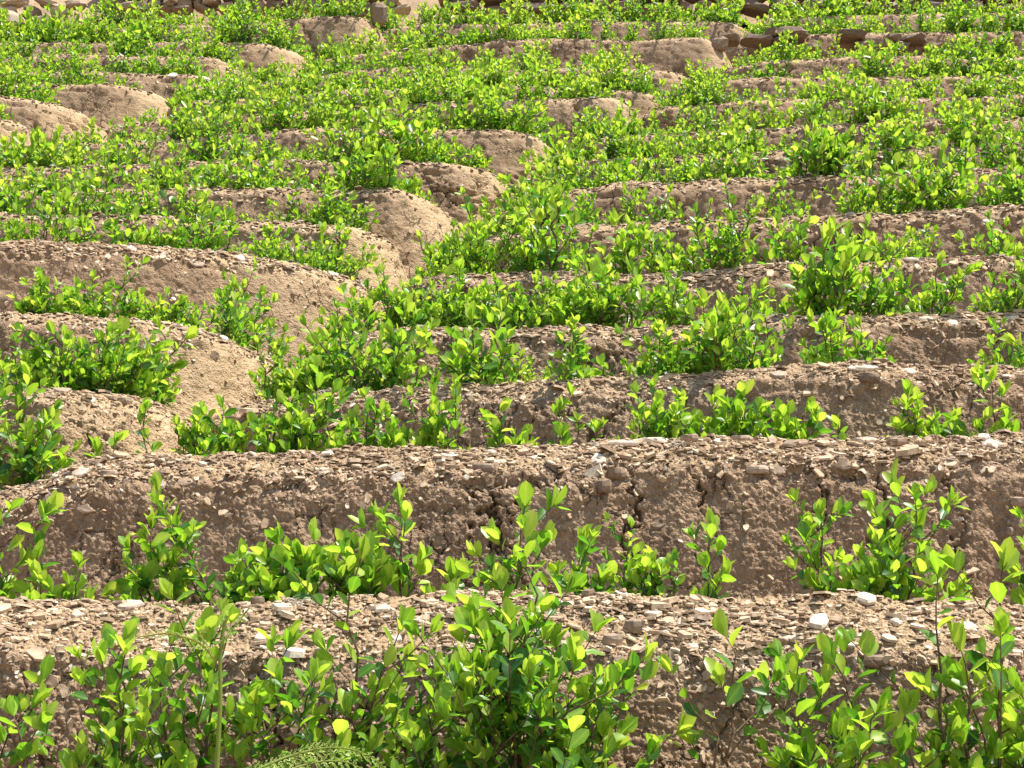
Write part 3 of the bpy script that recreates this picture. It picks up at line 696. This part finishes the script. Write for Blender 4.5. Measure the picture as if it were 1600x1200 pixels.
# hand-placed shrubs: row, u, top v, width px, stems, leaf m, lean px, bare, fill
HERO = [
 ("F0",15,1095,110,2,.055,-20,.3,.6),("F0",105,1010,120,3,.060,30,.3,.8),("F0",165,975,150,4,.060,10,.35,.9),("F0",225,985,150,4,.055,0,.3,1.0),
 ("F0",290,955,120,4,.058,10,.35,1.0),("F0",395,985,150,4,.060,15,.3,1.0),("F0",455,1075,140,4,.052,0,.2,1.1),
 ("F0",530,852,130,4,.060,0,.35,1.1),("F0",590,1060,140,5,.055,10,.2,1.1),("F0",655,1040,150,5,.050,0,.2,1.2),
 ("F0",215,1110,160,4,.06,0,.1,1.0),("F0",830,815,210,6,.062,0,.35,1.5),("F0",815,900,190,5,.060,-20,.3,1.3),("F0",790,1035,170,3,.060,-80,.45,.7),("F0",875,985,160,4,.060,20,.3,.9),
 ("F0",930,1045,170,4,.060,70,.3,.8),("F0",1150,965,120,2,.066,0,.5,.7),
 ("F0",1250,1008,170,4,.060,0,.3,.95),("F0",1330,1060,160,4,.060,0,.2,1.0),("F0",1400,1000,140,2,.066,-70,.45,.7),("F0",1450,1085,170,4,.062,20,.15,1.0),
 ("F0",1535,872,150,2,.068,0,.42,.7),("F0",1600,860,150,3,.066,0,.35,.8),("F0",1560,1040,170,4,.066,0,.2,.9),
 ("F0",1350,1150,200,5,.062,0,.1,1.0),("F0",1610,1110,160,4,.064,0,.1,1.0),("F0",1530,1150,170,4,.062,0,.1,1.0),
 ("F0",880,1130,150,4,.06,0,.1,1.0),("F0",1700,900,180,4,.066,0,.2,1.0),("F0",-90,1040,160,4,.06,0,.2,1.0),
 ("F1",42,776,100,2,.052,0,.3,.8),("F1",95,860,70,2,.046,20,.4,.6),("F1",205,790,95,3,.056,0,.25,.9),("F1",330,742,110,3,.042,-120,.2,1.2),
 ("F1",355,850,140,5,.040,0,.1,1.2),("F1",415,812,100,4,.052,10,.1,1.0),("F1",485,812,120,4,.056,0,.1,1.0),("F1",545,825,100,3,.058,-10,.15,1.0),
 ("F1",620,752,110,3,.054,0,.4,.8),("F1",575,850,90,3,.055,0,.15,1.0),("F1",690,872,110,3,.056,0,.05,.9),("F1",822,757,110,3,.056,-10,.4,.9),
 ("F1",790,880,130,3,.05,0,.2,.8),("F1",915,815,100,3,.054,0,.1,1.0),("F1",985,806,100,4,.030,0,.1,1.2),("F1",1060,862,100,4,.034,0,.0,1.1),("F1",1115,792,110,2,.052,0,.35,.8),
 ("F1",1140,892,60,2,.050,0,.0,.8),("F1",1035,850,60,2,.05,0,.1,.8),("F1",1290,775,90,3,.048,0,.2,1.0),("F1",1290,900,60,2,.046,0,.0,.9),("F1",1375,850,70,3,.048,0,.1,.9),
 ("F1",1450,722,170,4,.054,0,.3,1.0),("F1",1400,865,90,3,.048,0,.1,.9),("F1",1500,870,90,3,.05,0,.1,.9),("F1",50,880,60,2,.045,0,.1,.7),("F1",235,860,70,3,.05,0,.1,.9),
 ("F1",1680,770,140,4,.05,0,.2,.9),("F1",-70,790,140,4,.05,0,.2,.9),
 ("F2",20,560,90,4,.052,0,.1,1.1),("F2",-40,560,110,4,.052,0,.1,1.1),("F2",45,650,70,3,.050,0,.1,1.0),("F2",230,630,60,2,.042,-20,.3,.5),("F2",140,665,70,2,.05,10,.3,.45),
 ("F2",330,606,110,5,.044,0,.1,1.1),("F2",285,640,60,3,.044,0,.1,.8),("F2",368,650,60,3,.044,0,.1,.9),("F2",440,565,80,4,.048,0,.2,1.0),("F2",480,545,90,4,.050,0,.25,1.0),
 ("F2",425,640,80,4,.044,0,.0,1.1),("F2",530,640,80,4,.044,0,.1,1.0),("F2",560,590,70,3,.048,0,.3,.8),("F2",600,655,70,3,.044,10,.1,.8),("F2",632,655,60,3,.055,0,.0,1.0),
 ("F2",665,590,60,2,.048,0,.35,.8),("F2",655,660,60,3,.044,0,.1,.9),("F2",715,595,70,2,.048,0,.4,.8),("F2",690,650,60,3,.045,0,.1,.9),("F2",775,612,90,3,.052,0,.2,.9),("F2",812,655,60,3,.048,0,.1,.8),
 ("F2",870,615,60,2,.046,0,.2,.7),("F2",900,590,60,1,.040,0,.6,.5),("F2",935,650,55,2,.044,0,.1,.6),("F2",1020,585,100,4,.046,-10,.2,1.0),("F2",1065,600,110,5,.044,0,.15,1.1),
 ("F2",1120,600,90,4,.048,0,.15,1.0),("F2",1165,590,90,4,.052,0,.15,1.1),("F2",1215,615,100,4,.052,0,.15,1.1),("F2",1265,612,80,2,.054,20,.2,.9),("F2",1345,640,90,2,.048,-30,.25,.6),
 ("F2",1440,590,70,3,.050,0,.25,.8),("F2",1425,650,70,3,.05,0,.1,.9),("F2",1500,630,80,4,.042,0,.1,1.0),("F2",1545,650,70,4,.044,0,.05,1.0),("F2",1590,630,60,3,.050,0,.1,.9),
 ("F2",1480,655,60,3,.044,0,.0,.9),("F2",1580,560,60,2,.056,-30,.5,.6),("F2",1690,600,110,4,.05,0,.1,1.0),
]
HERO += [
 ("R4",645,430,70,5,.044,0,.2,1.0),("R4",705,432,80,5,.040,0,.1,1.1),("R4",748,425,80,5,.042,0,.1,1.1),("R4",795,430,80,5,.040,0,.1,1.1),("R4",842,420,80,5,.042,0,.1,1.1),("R4",900,430,80,5,.042,0,.15,1.0),("R4",955,415,80,5,.044,0,.2,1.0),
 ("L7",585,262,60,4,.036,0,.1,1.1),("L7",625,255,60,5,.038,0,.1,1.1),("L7",655,262,60,5,.038,0,.1,1.1),("L7",690,272,55,5,.036,0,.1,1.1),
 ("L6",520,300,60,5,.038,0,.1,1.1),("L6",555,308,60,5,.036,0,.1,1.1),("L6",588,335,50,4,.036,0,.1,1.1),("L5",570,385,55,5,.036,0,.0,1.1),("L5",597,412,45,4,.036,0,.0,1.0),
 ("L8",690,205,60,5,.036,0,.1,1.1),("L8",728,212,60,5,.036,0,.1,1.1),("L8",762,225,60,5,.036,0,.1,1.1),("L8",785,258,45,4,.034,0,.1,1.0),
 ("L9",838,178,50,5,.034,0,.1,1.1),("L10",950,118,45,4,.034,0,.1,1.1),("L10",978,124,45,4,.034,0,.1,1.1),
 ("R5",1055,372,70,4,.044,0,.2,1.0),("R5",1098,348,70,4,.046,0,.3,1.0),("R5",1140,338,60,4,.046,0,.35,1.0),("R5",1310,372,70,4,.046,0,.2,1.0),("R5",1345,365,70,4,.044,0,.2,1.0),
 ("R6",900,300,60,4,.04,0,.2,1.0),("R6",990,285,60,4,.04,0,.2,1.0),("R6",1350,255,70,4,.044,0,.3,1.0),("R6",1400,270,70,4,.044,0,.3,1.0),
 ("R4",1180,425,70,4,.044,0,.2,1.0),("R4",1290,420,80,4,.05,0,.3,1.0),("R4",1330,385,80,4,.05,0,.4,.9),("R4",1440,420,80,4,.05,0,.25,1.0),
 ("L4",55,405,70,4,.046,0,.25,1.0),("L4",140,410,60,4,.046,0,.3,1.0),("L4",265,470,60,4,.036,0,.1,1.0),
 ("L4",35,440,70,4,.046,0,.15,1.0),("L4",70,425,80,5,.046,0,.15,1.1),("L4",118,440,80,4,.050,0,.15,1.0),("L4",95,460,80,5,.040,0,.0,1.1),("L4",160,450,60,4,.040,0,.1,1.0),
 ("L4",183,386,80,4,.042,0,.3,1.0),("L4",215,455,60,4,.040,0,.1,1.0),("L4",245,462,60,4,.040,0,.1,1.0),("L4",290,440,60,4,.036,0,.2,1.0),("L4",318,462,60,4,.038,0,.1,1.0),
 ("L4",350,470,60,3,.040,0,.1,.9),("L4",388,418,80,4,.048,0,.35,1.0),("L4",415,425,80,4,.050,0,.3,1.0),("L4",436,440,90,4,.050,20,.3,1.0),
 ("R4",500,440,90,5,.046,10,.25,1.0),("R4",530,455,80,4,.044,0,.2,1.0),("R4",475,480,80,4,.046,0,.1,1.0),
 ("L3",10,560,90,4,.046,0,.1,1.0),("L3",55,540,90,5,.044,0,.1,1.1),("L3",105,505,100,5,.046,0,.2,1.1),("L3",150,520,90,5,.046,0,.1,1.1),("L3",190,505,90,5,.048,0,.2,1.1),
 ("L3",235,512,110,5,.048,10,.2,1.0),("L3",258,535,100,4,.050,20,.2,1.0),("L3",130,570,90,5,.040,0,.0,1.1),("L3",215,575,90,5,.040,0,.0,1.1),
 ("R3",440,530,90,4,.048,0,.3,1.0),("R3",480,520,90,4,.046,0,.3,1.0),("R3",410,575,70,4,.042,0,.1,1.0),
 ("R5",655,375,90,5,.044,0,.15,1.1),("R5",690,350,90,5,.046,0,.2,1.1),
]
# automatic rows: row -> list of (u0, u1, spacing m, height m, density)
AUTO = {
 "L3": [(-180,292,.085,.22)],
 "R3": [(375,520,.10,.25),(520,1195,.080,.25),(1250,1320,.12,.24),(1330,1460,.14,.22),(1545,1800,.14,.24)],
 "L4": [(-180,-10,.12,.20)],
 "R4": [(560,1110,.082,.235),(1130,1200,.13,.21),(1265,1490,.11,.235),(1510,1800,.13,.20)],
 "L5": [(-180,598,.115,.170)],
 "R5": [(635,880,.09,.235),(890,1150,.13,.21),(1200,1300,.13,.19),(1310,1480,.115,.225),(1545,1800,.14,.2)],
 "L6": [(-180,592,.115,.19)],
 "R6": [(745,940,.10,.20),(950,1060,.11,.20),(1130,1245,.12,.15),(1325,1800,.115,.20)],
 "L7": [(-180,655,.115,.205)],
 "R7": [(780,950,.14,.19),(960,1110,.12,.195),(1110,1800,.115,.20)],
 "L8": [(-180,700,.115,.20),(700,770,.11,.19)],
 "R8": [(840,1010,.095,.24),(1010,1800,.12,.205)],
 "L9": [(60,230,.13,.13),(230,858,.10,.20)],
 "R9": [(895,1150,.12,.20),(1160,1230,.16,.17),(1250,1800,.12,.21)],
 "L10": [(180,300,.13,.13),(300,950,.115,.20)],
 "R10": [(1020,1800,.12,.20)],
 "L11": [(262,1034,.10,.19)],
 "R11": [(1060,1190,.13,.18),(1200,1800,.12,.19)],
 "L12": [(345,1000,.11,.19)],
 "R12": [(1120,1190,.12,.16),(1190,1480,.12,.18),(1480,1800,.12,.20)],
 "L13": [(470,1000,.11,.22),(1000,1118,.10,.18)],
 "R13": [(1150,1800,.11,.23)],
 "L14": [(575,1160,.11,.22)],
 "R14": [(1205,1800,.11,.20)],
 "B": [(-180,62,.20,.14)],
 "A": [(-180,105,.115,.21)],
 "C": [(-180,250,.115,.17)],
 "D": [(-180,345,.12,.19)],
 "E": [(-180,386,.10,.19)],
 "F": [(-180,478,.09,.24)],
 "G": [(-180,575,.115,.19)],
}
rngp = np.random.default_rng(77)
for (row, u, topv, wpx, nst, leaf, lean, bare, fill) in HERO:
    b = base_at(row, u, .10 if row != "F0" else .12); s = b[1] / F_PX
    bu, bv = project(b)
    h = (bv - topv) * s * 1.0
    if row == "F0": leaf *= .84; fill *= .72; wpx *= 1.2
    ENT.append(dict(row=row, u=u, b=b, h=h, w=wpx * s, spec=(nst, leaf, lean * s, bare, fill), hero=True))
for row, L_ in AUTO.items():
    r = R[row]
    for (u0, u1, sp, h) in L_:
        k_ = float(np.interp(r.D, [5.2, 6.6, 8.5], [1.10, 1.25, 1.30])); h *= k_; sp *= float(np.interp(r.D, [4.6, 5.4, 6.6, 8.5], [.95, .84, .68, .60]))
        sppx = sp * F_PX / r.D; u = u0 + sppx * .4
        # positions measured along the true contour
        ia = int(np.argmin(np.abs(r.cu - u0))); ib = int(np.argmin(np.abs(r.cu - u1))); ia, ib = min(ia, ib), max(ia, ib)
        seg = np.linalg.norm(np.diff(r.C[ia:ib + 1], axis=0), axis=1); c = np.concatenate([[0], np.cumsum(seg)])
        n = max(1, int(c[-1] / sp))
        for k in range(n):
            q = (k + .5 + rngp.uniform(-.35, .35)) / n * c[-1]; i = ia + int(np.interp(q, c, np.arange(len(c))))
            back = rngp.uniform(.04, .22)
            cc = r.C[i]; f = r.F[i]
            b = np.array((cc[0] - f[0] * back, cc[1] - f[1] * back, cc[2] - .075))
            if row in ("R13", "R14", "L14", "L13") or True:
                hh = h * float(np.clip(rngp.normal(1, .30), .45, 1.7)) + .03
            if rngp.random() < .06: continue
            ENT.append(dict(row=row, u=float(project(b)[0]), b=b, h=hh, w=hh, spec=None, hero=False))

def make_shrubs():
    libA = [plant(900 + k, .27, .34, (5, 6, 4, 3)[k % 4], (.040, .047, .034, .043, .037)[k % 5], 0, 0, (.1, .25, .4)[k % 3], (1.1, .95, .8)[k % 3], .06) for k in range(16)]
    libB = [plant(700 + k, .24, .34, (5, 4, 6)[k % 3], (.034, .038, .030, .042)[k % 4], 1, 0, (.1, .25)[k % 2], .95, .15) for k in range(14)]
    mA = [plant_meshes(p) for p in libA]; mB = [plant_meshes(p) for p in libB]
    for e in ENT:
        e["px"] = e["h"] / e["b"][1] * (1 if -60 < e["u"] < 1660 else .2)
        e["yaw"] = float(rngp.random() * 6.28)
    order = sorted(range(len(ENT)), key=lambda i: (-int(ENT[i]["hero"]), -ENT[i]["px"]))
    single = set(order[:300])
    # ordinals within each row, left to right, counting every shrub of the row in frame
    rows = {}
    for i, e in enumerate(ENT): rows.setdefault(e["row"], []).append(i)
    names = {"F0": "below the nearest ridge", "F1": "behind the nearest ridge", "F2": "behind the second ridge"}
    nl = nr = 2; nu = 0
    ordL = [k for k in ROWS if k[0] == "L"]; ordR = [k for k in ROWS if k[0] == "R"]
    for k in ordL: names[k] = "behind the %s left-hand ridge" % ordinal(int(k[1:]))
    for k in ordR: names[k] = "behind the %s right-hand ridge" % ordinal(int(k[1:]))
    for j, k in enumerate(["B", "A", "C", "D", "E", "F", "G"]): names[k] = "behind the %s ridge of the upper-left slope" % ordinal(j + 1)
    SV, SA, SG4, off, TV, TQ, toff = [], [], [], 0, [], [], 0
    cnt = 0
    for row, ids in rows.items():
        ids = sorted(ids, key=lambda i: ENT[i]["u"]); vis = 0
        D = np.median([ENT[i]["b"][1] for i in ids]); hs = np.array([ENT[i]["h"] for i in ids])
        for i in ids:
            e = ENT[i]; vis += 1
            if i in single:
                if e["hero"]:
                    nst, leaf, lean, bare, fill = e["spec"]
                    seed = 1000 + i; far = ENT[i]["b"][1] > 5.5
                    fm, sm = plant_meshes(plant(seed, e["h"], e["w"], nst, leaf, 0, lean, bare, fill, .05))
                    sc = 1.0; yaw = 0.0
                else:
                    k = int(rngp.integers(0, 16)) if e["b"][1] < 8.5 else int(rngp.integers(0, 14))
                    fm, sm = (mA[k] if e["b"][1] < 8.5 else mB[k]); sc = e["h"] / (.27 if e["b"][1] < 8.5 else .24); yaw = e["yaw"]
                root = bpy.data.objects.new("coca_shrub", None); COL.objects.link(root); root.empty_display_size = .05
                root.location = [float(c) for c in e["b"]]; root.scale = (sc, sc, sc); root.rotation_euler = (0, 0, yaw)
                size = "tall" if e["h"] > hs.mean() * 1.2 else "low" if e["h"] < hs.mean() * .8 else "leafy"
                label = "%s bright green coca shrub, %s from left %s" % (size, ordinal(vis), names[row])
                tag(root, label, "shrub", "coca shrubs planted along the terraces")
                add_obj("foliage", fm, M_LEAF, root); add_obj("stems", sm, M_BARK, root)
                cnt += 1
            else:
                k = int(rngp.integers(0, 14)); pl = libB[k]; sc = e["h"] / .24; c, s_ = math.cos(e["yaw"]), math.sin(e["yaw"])
                Rm = np.array([[c, -s_, 0], [s_, c, 0], [0, 0, 1]])
                SV.append(pl["V"] @ Rm.T * sc + e["b"]); SA.append(np.clip(pl["age_shade"] + rngp.normal(0, .08), 0, 1)); SG4.append(pl["g"][-1] + off); off += len(pl["V"])
                TV.append(pl["SV"] @ Rm.T * sc + e["b"]); TQ.append(pl["SQ"] + toff); toff += len(pl["SV"])
    if SV:
        root = bpy.data.objects.new("coca_field", None); COL.objects.link(root); root.location = (0, 12, 5)
        tag(root, "far coca shrubs massed in rows over the upper terraces", "shrubs", None, "stuff")
        o1 = add_obj("foliage", build_mesh("far_foliage", np.concatenate(SV) - np.array((0, 12, 5)), [np.concatenate(SG4)], True, {"age_shade": np.concatenate(SA)}), M_LEAF, root)
        o2 = add_obj("stems", build_mesh("far_stems", np.concatenate(TV) - np.array((0, 12, 5)), [np.concatenate(TQ)], True), M_BARK, root)
    print("shrubs", len(ENT), "single", cnt)
make_shrubs()

# ------------------------------------------------------------------ dry stone walls and boulders at the top
def dry_wall(label, u0, u1, vtop, vbot, D, seed, dslope=0.0, slabby=False, miss=0.0):
    rng = np.random.default_rng(seed); s = D / F_PX
    V, Q, A, off = [], [], [], 0
    v = vbot
    while v > vtop:
        hpx = rng.uniform(6, 17); u = u0 - rng.uniform(0, 20)
        while u < u1:
            wpx = rng.uniform(10, 52) * (1.15 if slabby else .85)
            P, q, t = boulder_mesh(wpx * s * 1.04, .22, hpx * s * rng.uniform(1.0, 1.15), float(np.clip(rng.normal(.22 if slabby else .44, .13), .08, .8)), rng, int(rng.integers(1, 9999)), 6, 9, .55, .5)
            a = rng.normal(0, .16); P = np.stack([P[:, 0] * math.cos(a) - P[:, 2] * math.sin(a), P[:, 1], P[:, 0] * math.sin(a) + P[:, 2] * math.cos(a)], -1)
            f = (u + wpx / 2 - u0) / (u1 - u0)
            if rng.random() < miss: u += wpx * 1.5; continue
            c = px_point(u + wpx / 2, v - hpx / 2 + rng.normal(0, 2.2) + dslope * f, D + .10 + (vbot - v) * s * .12 + rng.uniform(-.03, .03))
            V.append(P + c); Q.append(q + off); A.append(t); off += len(P); u += wpx
        v -= hpx * .97
    V = np.concatenate(V); o0 = V.mean(0)
    o = add_obj("dry_stone_wall", build_mesh("dry_stone_wall", V - o0, [np.concatenate(Q)], False, {"tint": np.concatenate(A)}), M_STONE, None, o0)
    tag(o, label, "wall")
dry_wall("rough dry stone wall along the top edge, left half of the hillside", 185, 612, -70, 24, D_of_v(22) + .2, 3, -2)
dry_wall("long dry stone wall of flat grey slabs along the top right edge", 705, 1750, -70, 24, D_of_v(14) + .2, 4, 0, True)
dry_wall("short run of dark wall stones half buried in shrubs at upper right", 1122, 1490, 50, 84, R["R13"].D - .28, 6, -4, True, .62)

def top_bank():
    """earth bank behind the walls, closing the hillside above them"""
    xs = np.linspace(-7, 7, 240); ys = np.linspace(0, 1, 60)
    X, Y = np.meshgrid(xs, ys, indexing='ij'); D0 = D_of_v(14) + .48
    z0 = 1.6 + float(slope_of(40)) * D0
    P = np.stack([X, D0 + Y * 3.5, z0 + Y * 3.2], -1).reshape(-1, 3)
    P[:, 2] += fbm(P * 1.5, 4, 8) * .12; P[:, 1] += fbm(P * 4, 3, 18) * .08
    n, m = X.shape; ii = np.arange(n * m).reshape(n, m)
    q = np.stack([ii[:-1, :-1].ravel(), ii[1:, :-1].ravel(), ii[1:, 1:].ravel(), ii[:-1, 1:].ravel()], -1)
    o = add_obj("earth_bank", build_mesh("earth_bank", P, [q], True, {"pale": np.full(len(P), .3)}), M_SOIL); o["kind"] = "structure"
top_bank()

BOULD = [ # u, v centre, w px, h px, tint, label
 (6,36,62,30,.66,"largest smooth tan boulder at the top left corner"),
 (24,4,44,12,.72,"pale flat boulder lying at the very top left"),
 (50,22,34,20,.22,"dark grey rock between the pale slabs at top left"),
 (92,17,30,14,.78,"tilted cream slab right of the dark grey rock"),
 (62,40,40,26,.58,"tan rock partly hidden by leaves at top left"),
 (75,6,40,12,.50,"brown slab above the tilted cream slab"),
 (118,8,36,12,.55,"small brown slab at the right of the rock pile"),
 (12,18,34,10,.66,"thin buff slab behind the largest boulder"),
 (204,10,26,12,.60,"lone tan stone at the left foot of the top wall"),
 (1124,68,26,20,.34,"brown angular block beside the bare mound at upper right"),
 (592,22,30,34,.36,"upright brown stone where the left wall ends"),
]
for k, (u, v, w, h, tint, label) in enumerate(BOULD):
    D = D_of_v(44) - .1 if u < 300 else (R["L13"].D - .05 if u > 1000 else D_of_v(40))
    s = D / F_PX; rng = np.random.default_rng(k + 50)
    P, q, t = boulder_mesh(w * s * 1.05, w * s * .7, h * s * 1.15, tint, rng, k + 70, 8, 11, .50, .7)
    c = px_point(u, v, D + (.35 if v < 25 and u < 300 else 0)); a = (-.35 if "tilted" in label else 0.05)
    o = add_obj("boulder", build_mesh("boulder", P, [q], False, {"tint": t}), M_STONE, None, c); o.rotation_euler = (0, -a, 0)
    tag(o, label, "boulder")
def corner_bank():
    r0 = D_of_v(44) + .05
    xs = np.linspace(-1, 1, 70); ys = np.linspace(0, 1, 40); X, Y = np.meshgrid(xs, ys, indexing='ij')
    a = px_point(-260, 60, r0); b = px_point(150, 60, r0)
    P = np.stack([a[0] + (b[0] - a[0]) * (X + 1) / 2, r0 + Y * 1.2, a[2] + Y * 1.15 - .05 - .35 * np.clip(X - .5, 0, 1)], -1).reshape(-1, 3)
    P[:, 2] += fbm(P * 4, 4, 81) * .07; P[:, 1] += fbm(P * 6, 3, 28) * .05
    n, m = X.shape; ii = np.arange(n * m).reshape(n, m)
    q = np.stack([ii[:-1, :-1].ravel(), ii[1:, :-1].ravel(), ii[1:, 1:].ravel(), ii[:-1, 1:].ravel()], -1)
    o = add_obj("earth_bank", build_mesh("corner_bank", P, [q], True, {"pale": np.full(len(P), .4)}), M_SOIL); o["kind"] = "structure"
corner_bank()

# ------------------------------------------------------------------ dead twigs
def twig_tangle(row, u, v, wpx, n, seed, label):
    rng = np.random.default_rng(seed); p, nn = surf_at(row, u, v); s = p[1] / F_PX; V, Q, off = [], [], 0
    for k in range(n):
        a = np.array((rng.uniform(-.5, .5) * wpx * s, rng.uniform(-.02, .02), rng.uniform(0, .012)))
        d = np.array((rng.choice([-1, 1]) * rng.uniform(.5, 1), rng.uniform(-.4, .4), rng.uniform(-.15, .35))); ln = wpx * s * rng.uniform(.2, .5)
        pts = [a + d * ln * t + np.array((0, 0, math.sin(t * 3) * ln * .12 * rng.normal())) + rng.normal(0, .002, 3) for t in np.linspace(0, 1, 7)]
        tv, tq = tube(pts, .0022 * rng.uniform(.6, 1.3), .0008, 5); V.append(tv); Q.append(tq + off); off += len(tv)
    o = add_obj("dead_twigs", build_mesh("dead_twigs", np.concatenate(V), [np.concatenate(Q)]), M_DEAD, None, p + nn * .006)
    tag(o, label, "twigs")
twig_tangle("R4", 1200, 503, 95, 26, 1, "tangle of bleached dead twigs on the fourth right-hand ridge")
twig_tangle("R3", 528, 618, 40, 16, 2, "small bundle of bleached twigs on the third ridge at left")
twig_tangle("R6", 920, 358, 40, 10, 3, "few bleached twigs on the sixth right-hand ridge")
twig_tangle("F2", 1060, 705, 50, 12, 4, "straw-like roots on the second ridge near the middle")
twig_tangle("F1", 470, 950, 60, 10, 5, "dark loose rootlets on the nearest ridge at left")

# ------------------------------------------------------------------ fern in the foreground
def fern():
    D = 2.35; rng = np.random.default_rng(9)
    pt = lambda u, v, dd=0: px_point(u, v, D + dd)
    b = pt(338, 1420); root = bpy.data.objects.new("fern", None); COL.objects.link(root); root.location = [float(c) for c in b]
    tag(root, "pale green fern with thick upright stalk and curled young fronds before the shrubs", "fern")
    path = lambda pts, n=26: np.array([px_point(c[0], c[1], D + c2) for c, c2 in zip(catmull([(p[0], p[1]) for p in pts], 4), np.interp(np.linspace(0, 1, len(catmull([(p[0], p[1]) for p in pts], 4))), np.linspace(0, 1, len(pts)), [p[2] for p in pts]))]) - b
    def mk(name, tubes, mat, parent=root):
        V, Q, off = [], [], 0
        for tv, tq in tubes: V.append(tv); Q.append(tq + off); off += len(tv)
        return add_obj(name, build_mesh(name, np.concatenate(V), [np.concatenate(Q)]), mat, parent)
    def curl(c, d, r, rt, n=14):
        """small fiddlehead spiral starting at c"""
        d = norm(np.array((d[0], 0, d[2]))); nrm = np.array((-d[2], 0, d[0])) * rng.choice([-1, 1]); pts = []
        for t in np.linspace(0, 1, n):
            a = t * 5.2; rr = r * (1 - .75 * t); pts.append(c + nrm * r + (d * math.sin(a) - nrm * math.cos(a)) * rr)
        return tube(pts, rt, rt * .6, 5)
    stalk = path([(332,1420,0),(336,1300,0),(339,1200,0),(344,1100,0),(344,1030,0),(349,985,0),(355,962,0)])
    mk("stalk", [tube(stalk, .0046, .0024, 8)], M_FERNSTALK)
    def frond(pts, rt, pin, seed, mat=M_FERNARM, side=1.0, curls=True, dens=1.0, feather=False):
        P = path(pts); fr = mk("frond", [tube(P, rt, rt * .45, 6)], mat)
        seg = norm(np.gradient(P, axis=0)); tb = []; lv = []
        idx = np.arange(2, len(P), max(1, int(2 / dens)))
        for i in idx:
            q = i / len(P); T = seg[i]
            for sd in (-1, 1):
                ln = pin * math.sin(max(.12, 1 - q * .9) * 2.0) * rng.uniform(.7, 1.15) * (rng.uniform(.3, .9) if feather and sd > 0 else 1)
                dirn = norm(np.array((0, 0, 1.0)) * sd * side + np.array((0, -1, 0)) * rng.uniform(.1, .8) + T * .7 + rng.normal(0, .18, 3))
                pp = [P[i], P[i] + dirn * ln * .5, P[i] + dirn * ln + T * ln * .35]
                tb.append(tube(pp, rt * .25, rt * .15, 4))
                if curls and rng.random() < .5: tb.append(curl(pp[-1], dirn, ln * .3, rt * .32))
                m = max(5, int(ln / .0034)) if feather else 4
                for k in range(m):
                    f = (k + .6) / m; c0 = pp[0] * (1 - f) + pp[2] * f
                    for s2 in (-1, 1):
                        ax = norm(T * s2 + dirn * .6 + rng.normal(0, .25, 3)); lv.append((c0, ax, ln * (.30 if feather else .22) * (1.1 - f) + .002))
        B = np.array([l[0] for l in lv]); Dd = np.array([l[1] for l in lv]); Ls = np.array([l[2] for l in lv]); Nn = norm(rng.normal(0, 1, B.shape))
        V, g, ag = leaves_mesh(B, Dd, Nn, Ls, Ls * .30, np.ones(len(B)), 1)
        add_obj("leaflets", build_mesh("leaflets", V, g, True), M_FERNLEAF, fr)
        mk("side_stems", tb, M_FERNLEAF, fr)
    frond([(338,1035,0),(325,1017,0),(308,1003,0),(285,995,.01),(260,990,.02),(235,993,.03),(218,995,.04)], .0018, .011, 1)
    frond([(347,1015,0),(352,1000,0),(362,985,.01),(372,972,.01),(383,958,.02),(390,950,.02)], .0022, .009, 2, M_FERNSTALK)
    frond([(343,1010,0),(346,995,0),(348,978,0),(352,962,0)], .0018, .009, 3, M_FERNSTALK)
    frond([(330,1015,.03),(318,1000,.05),(312,990,.06),(322,982,.07)], .0010, .007, 4)
    # arching feathery fronds at the bottom edge
    frond([(340,1300,-.1),(372,1222,-.08),(420,1194,-.05),(470,1176,0),(520,1168,.05),(565,1176,.1),(600,1200,.15),(615,1235,.18)], .0024, .022, 5, M_FERNSTALK, 1, False, .7, True)
    frond([(350,1310,-.1),(400,1232,-.1),(450,1204,-.08),(500,1190,-.04),(545,1192,0),(590,1216,.05)], .0020, .020, 6, M_FERNSTALK, 1, False, .6, True)
fern()
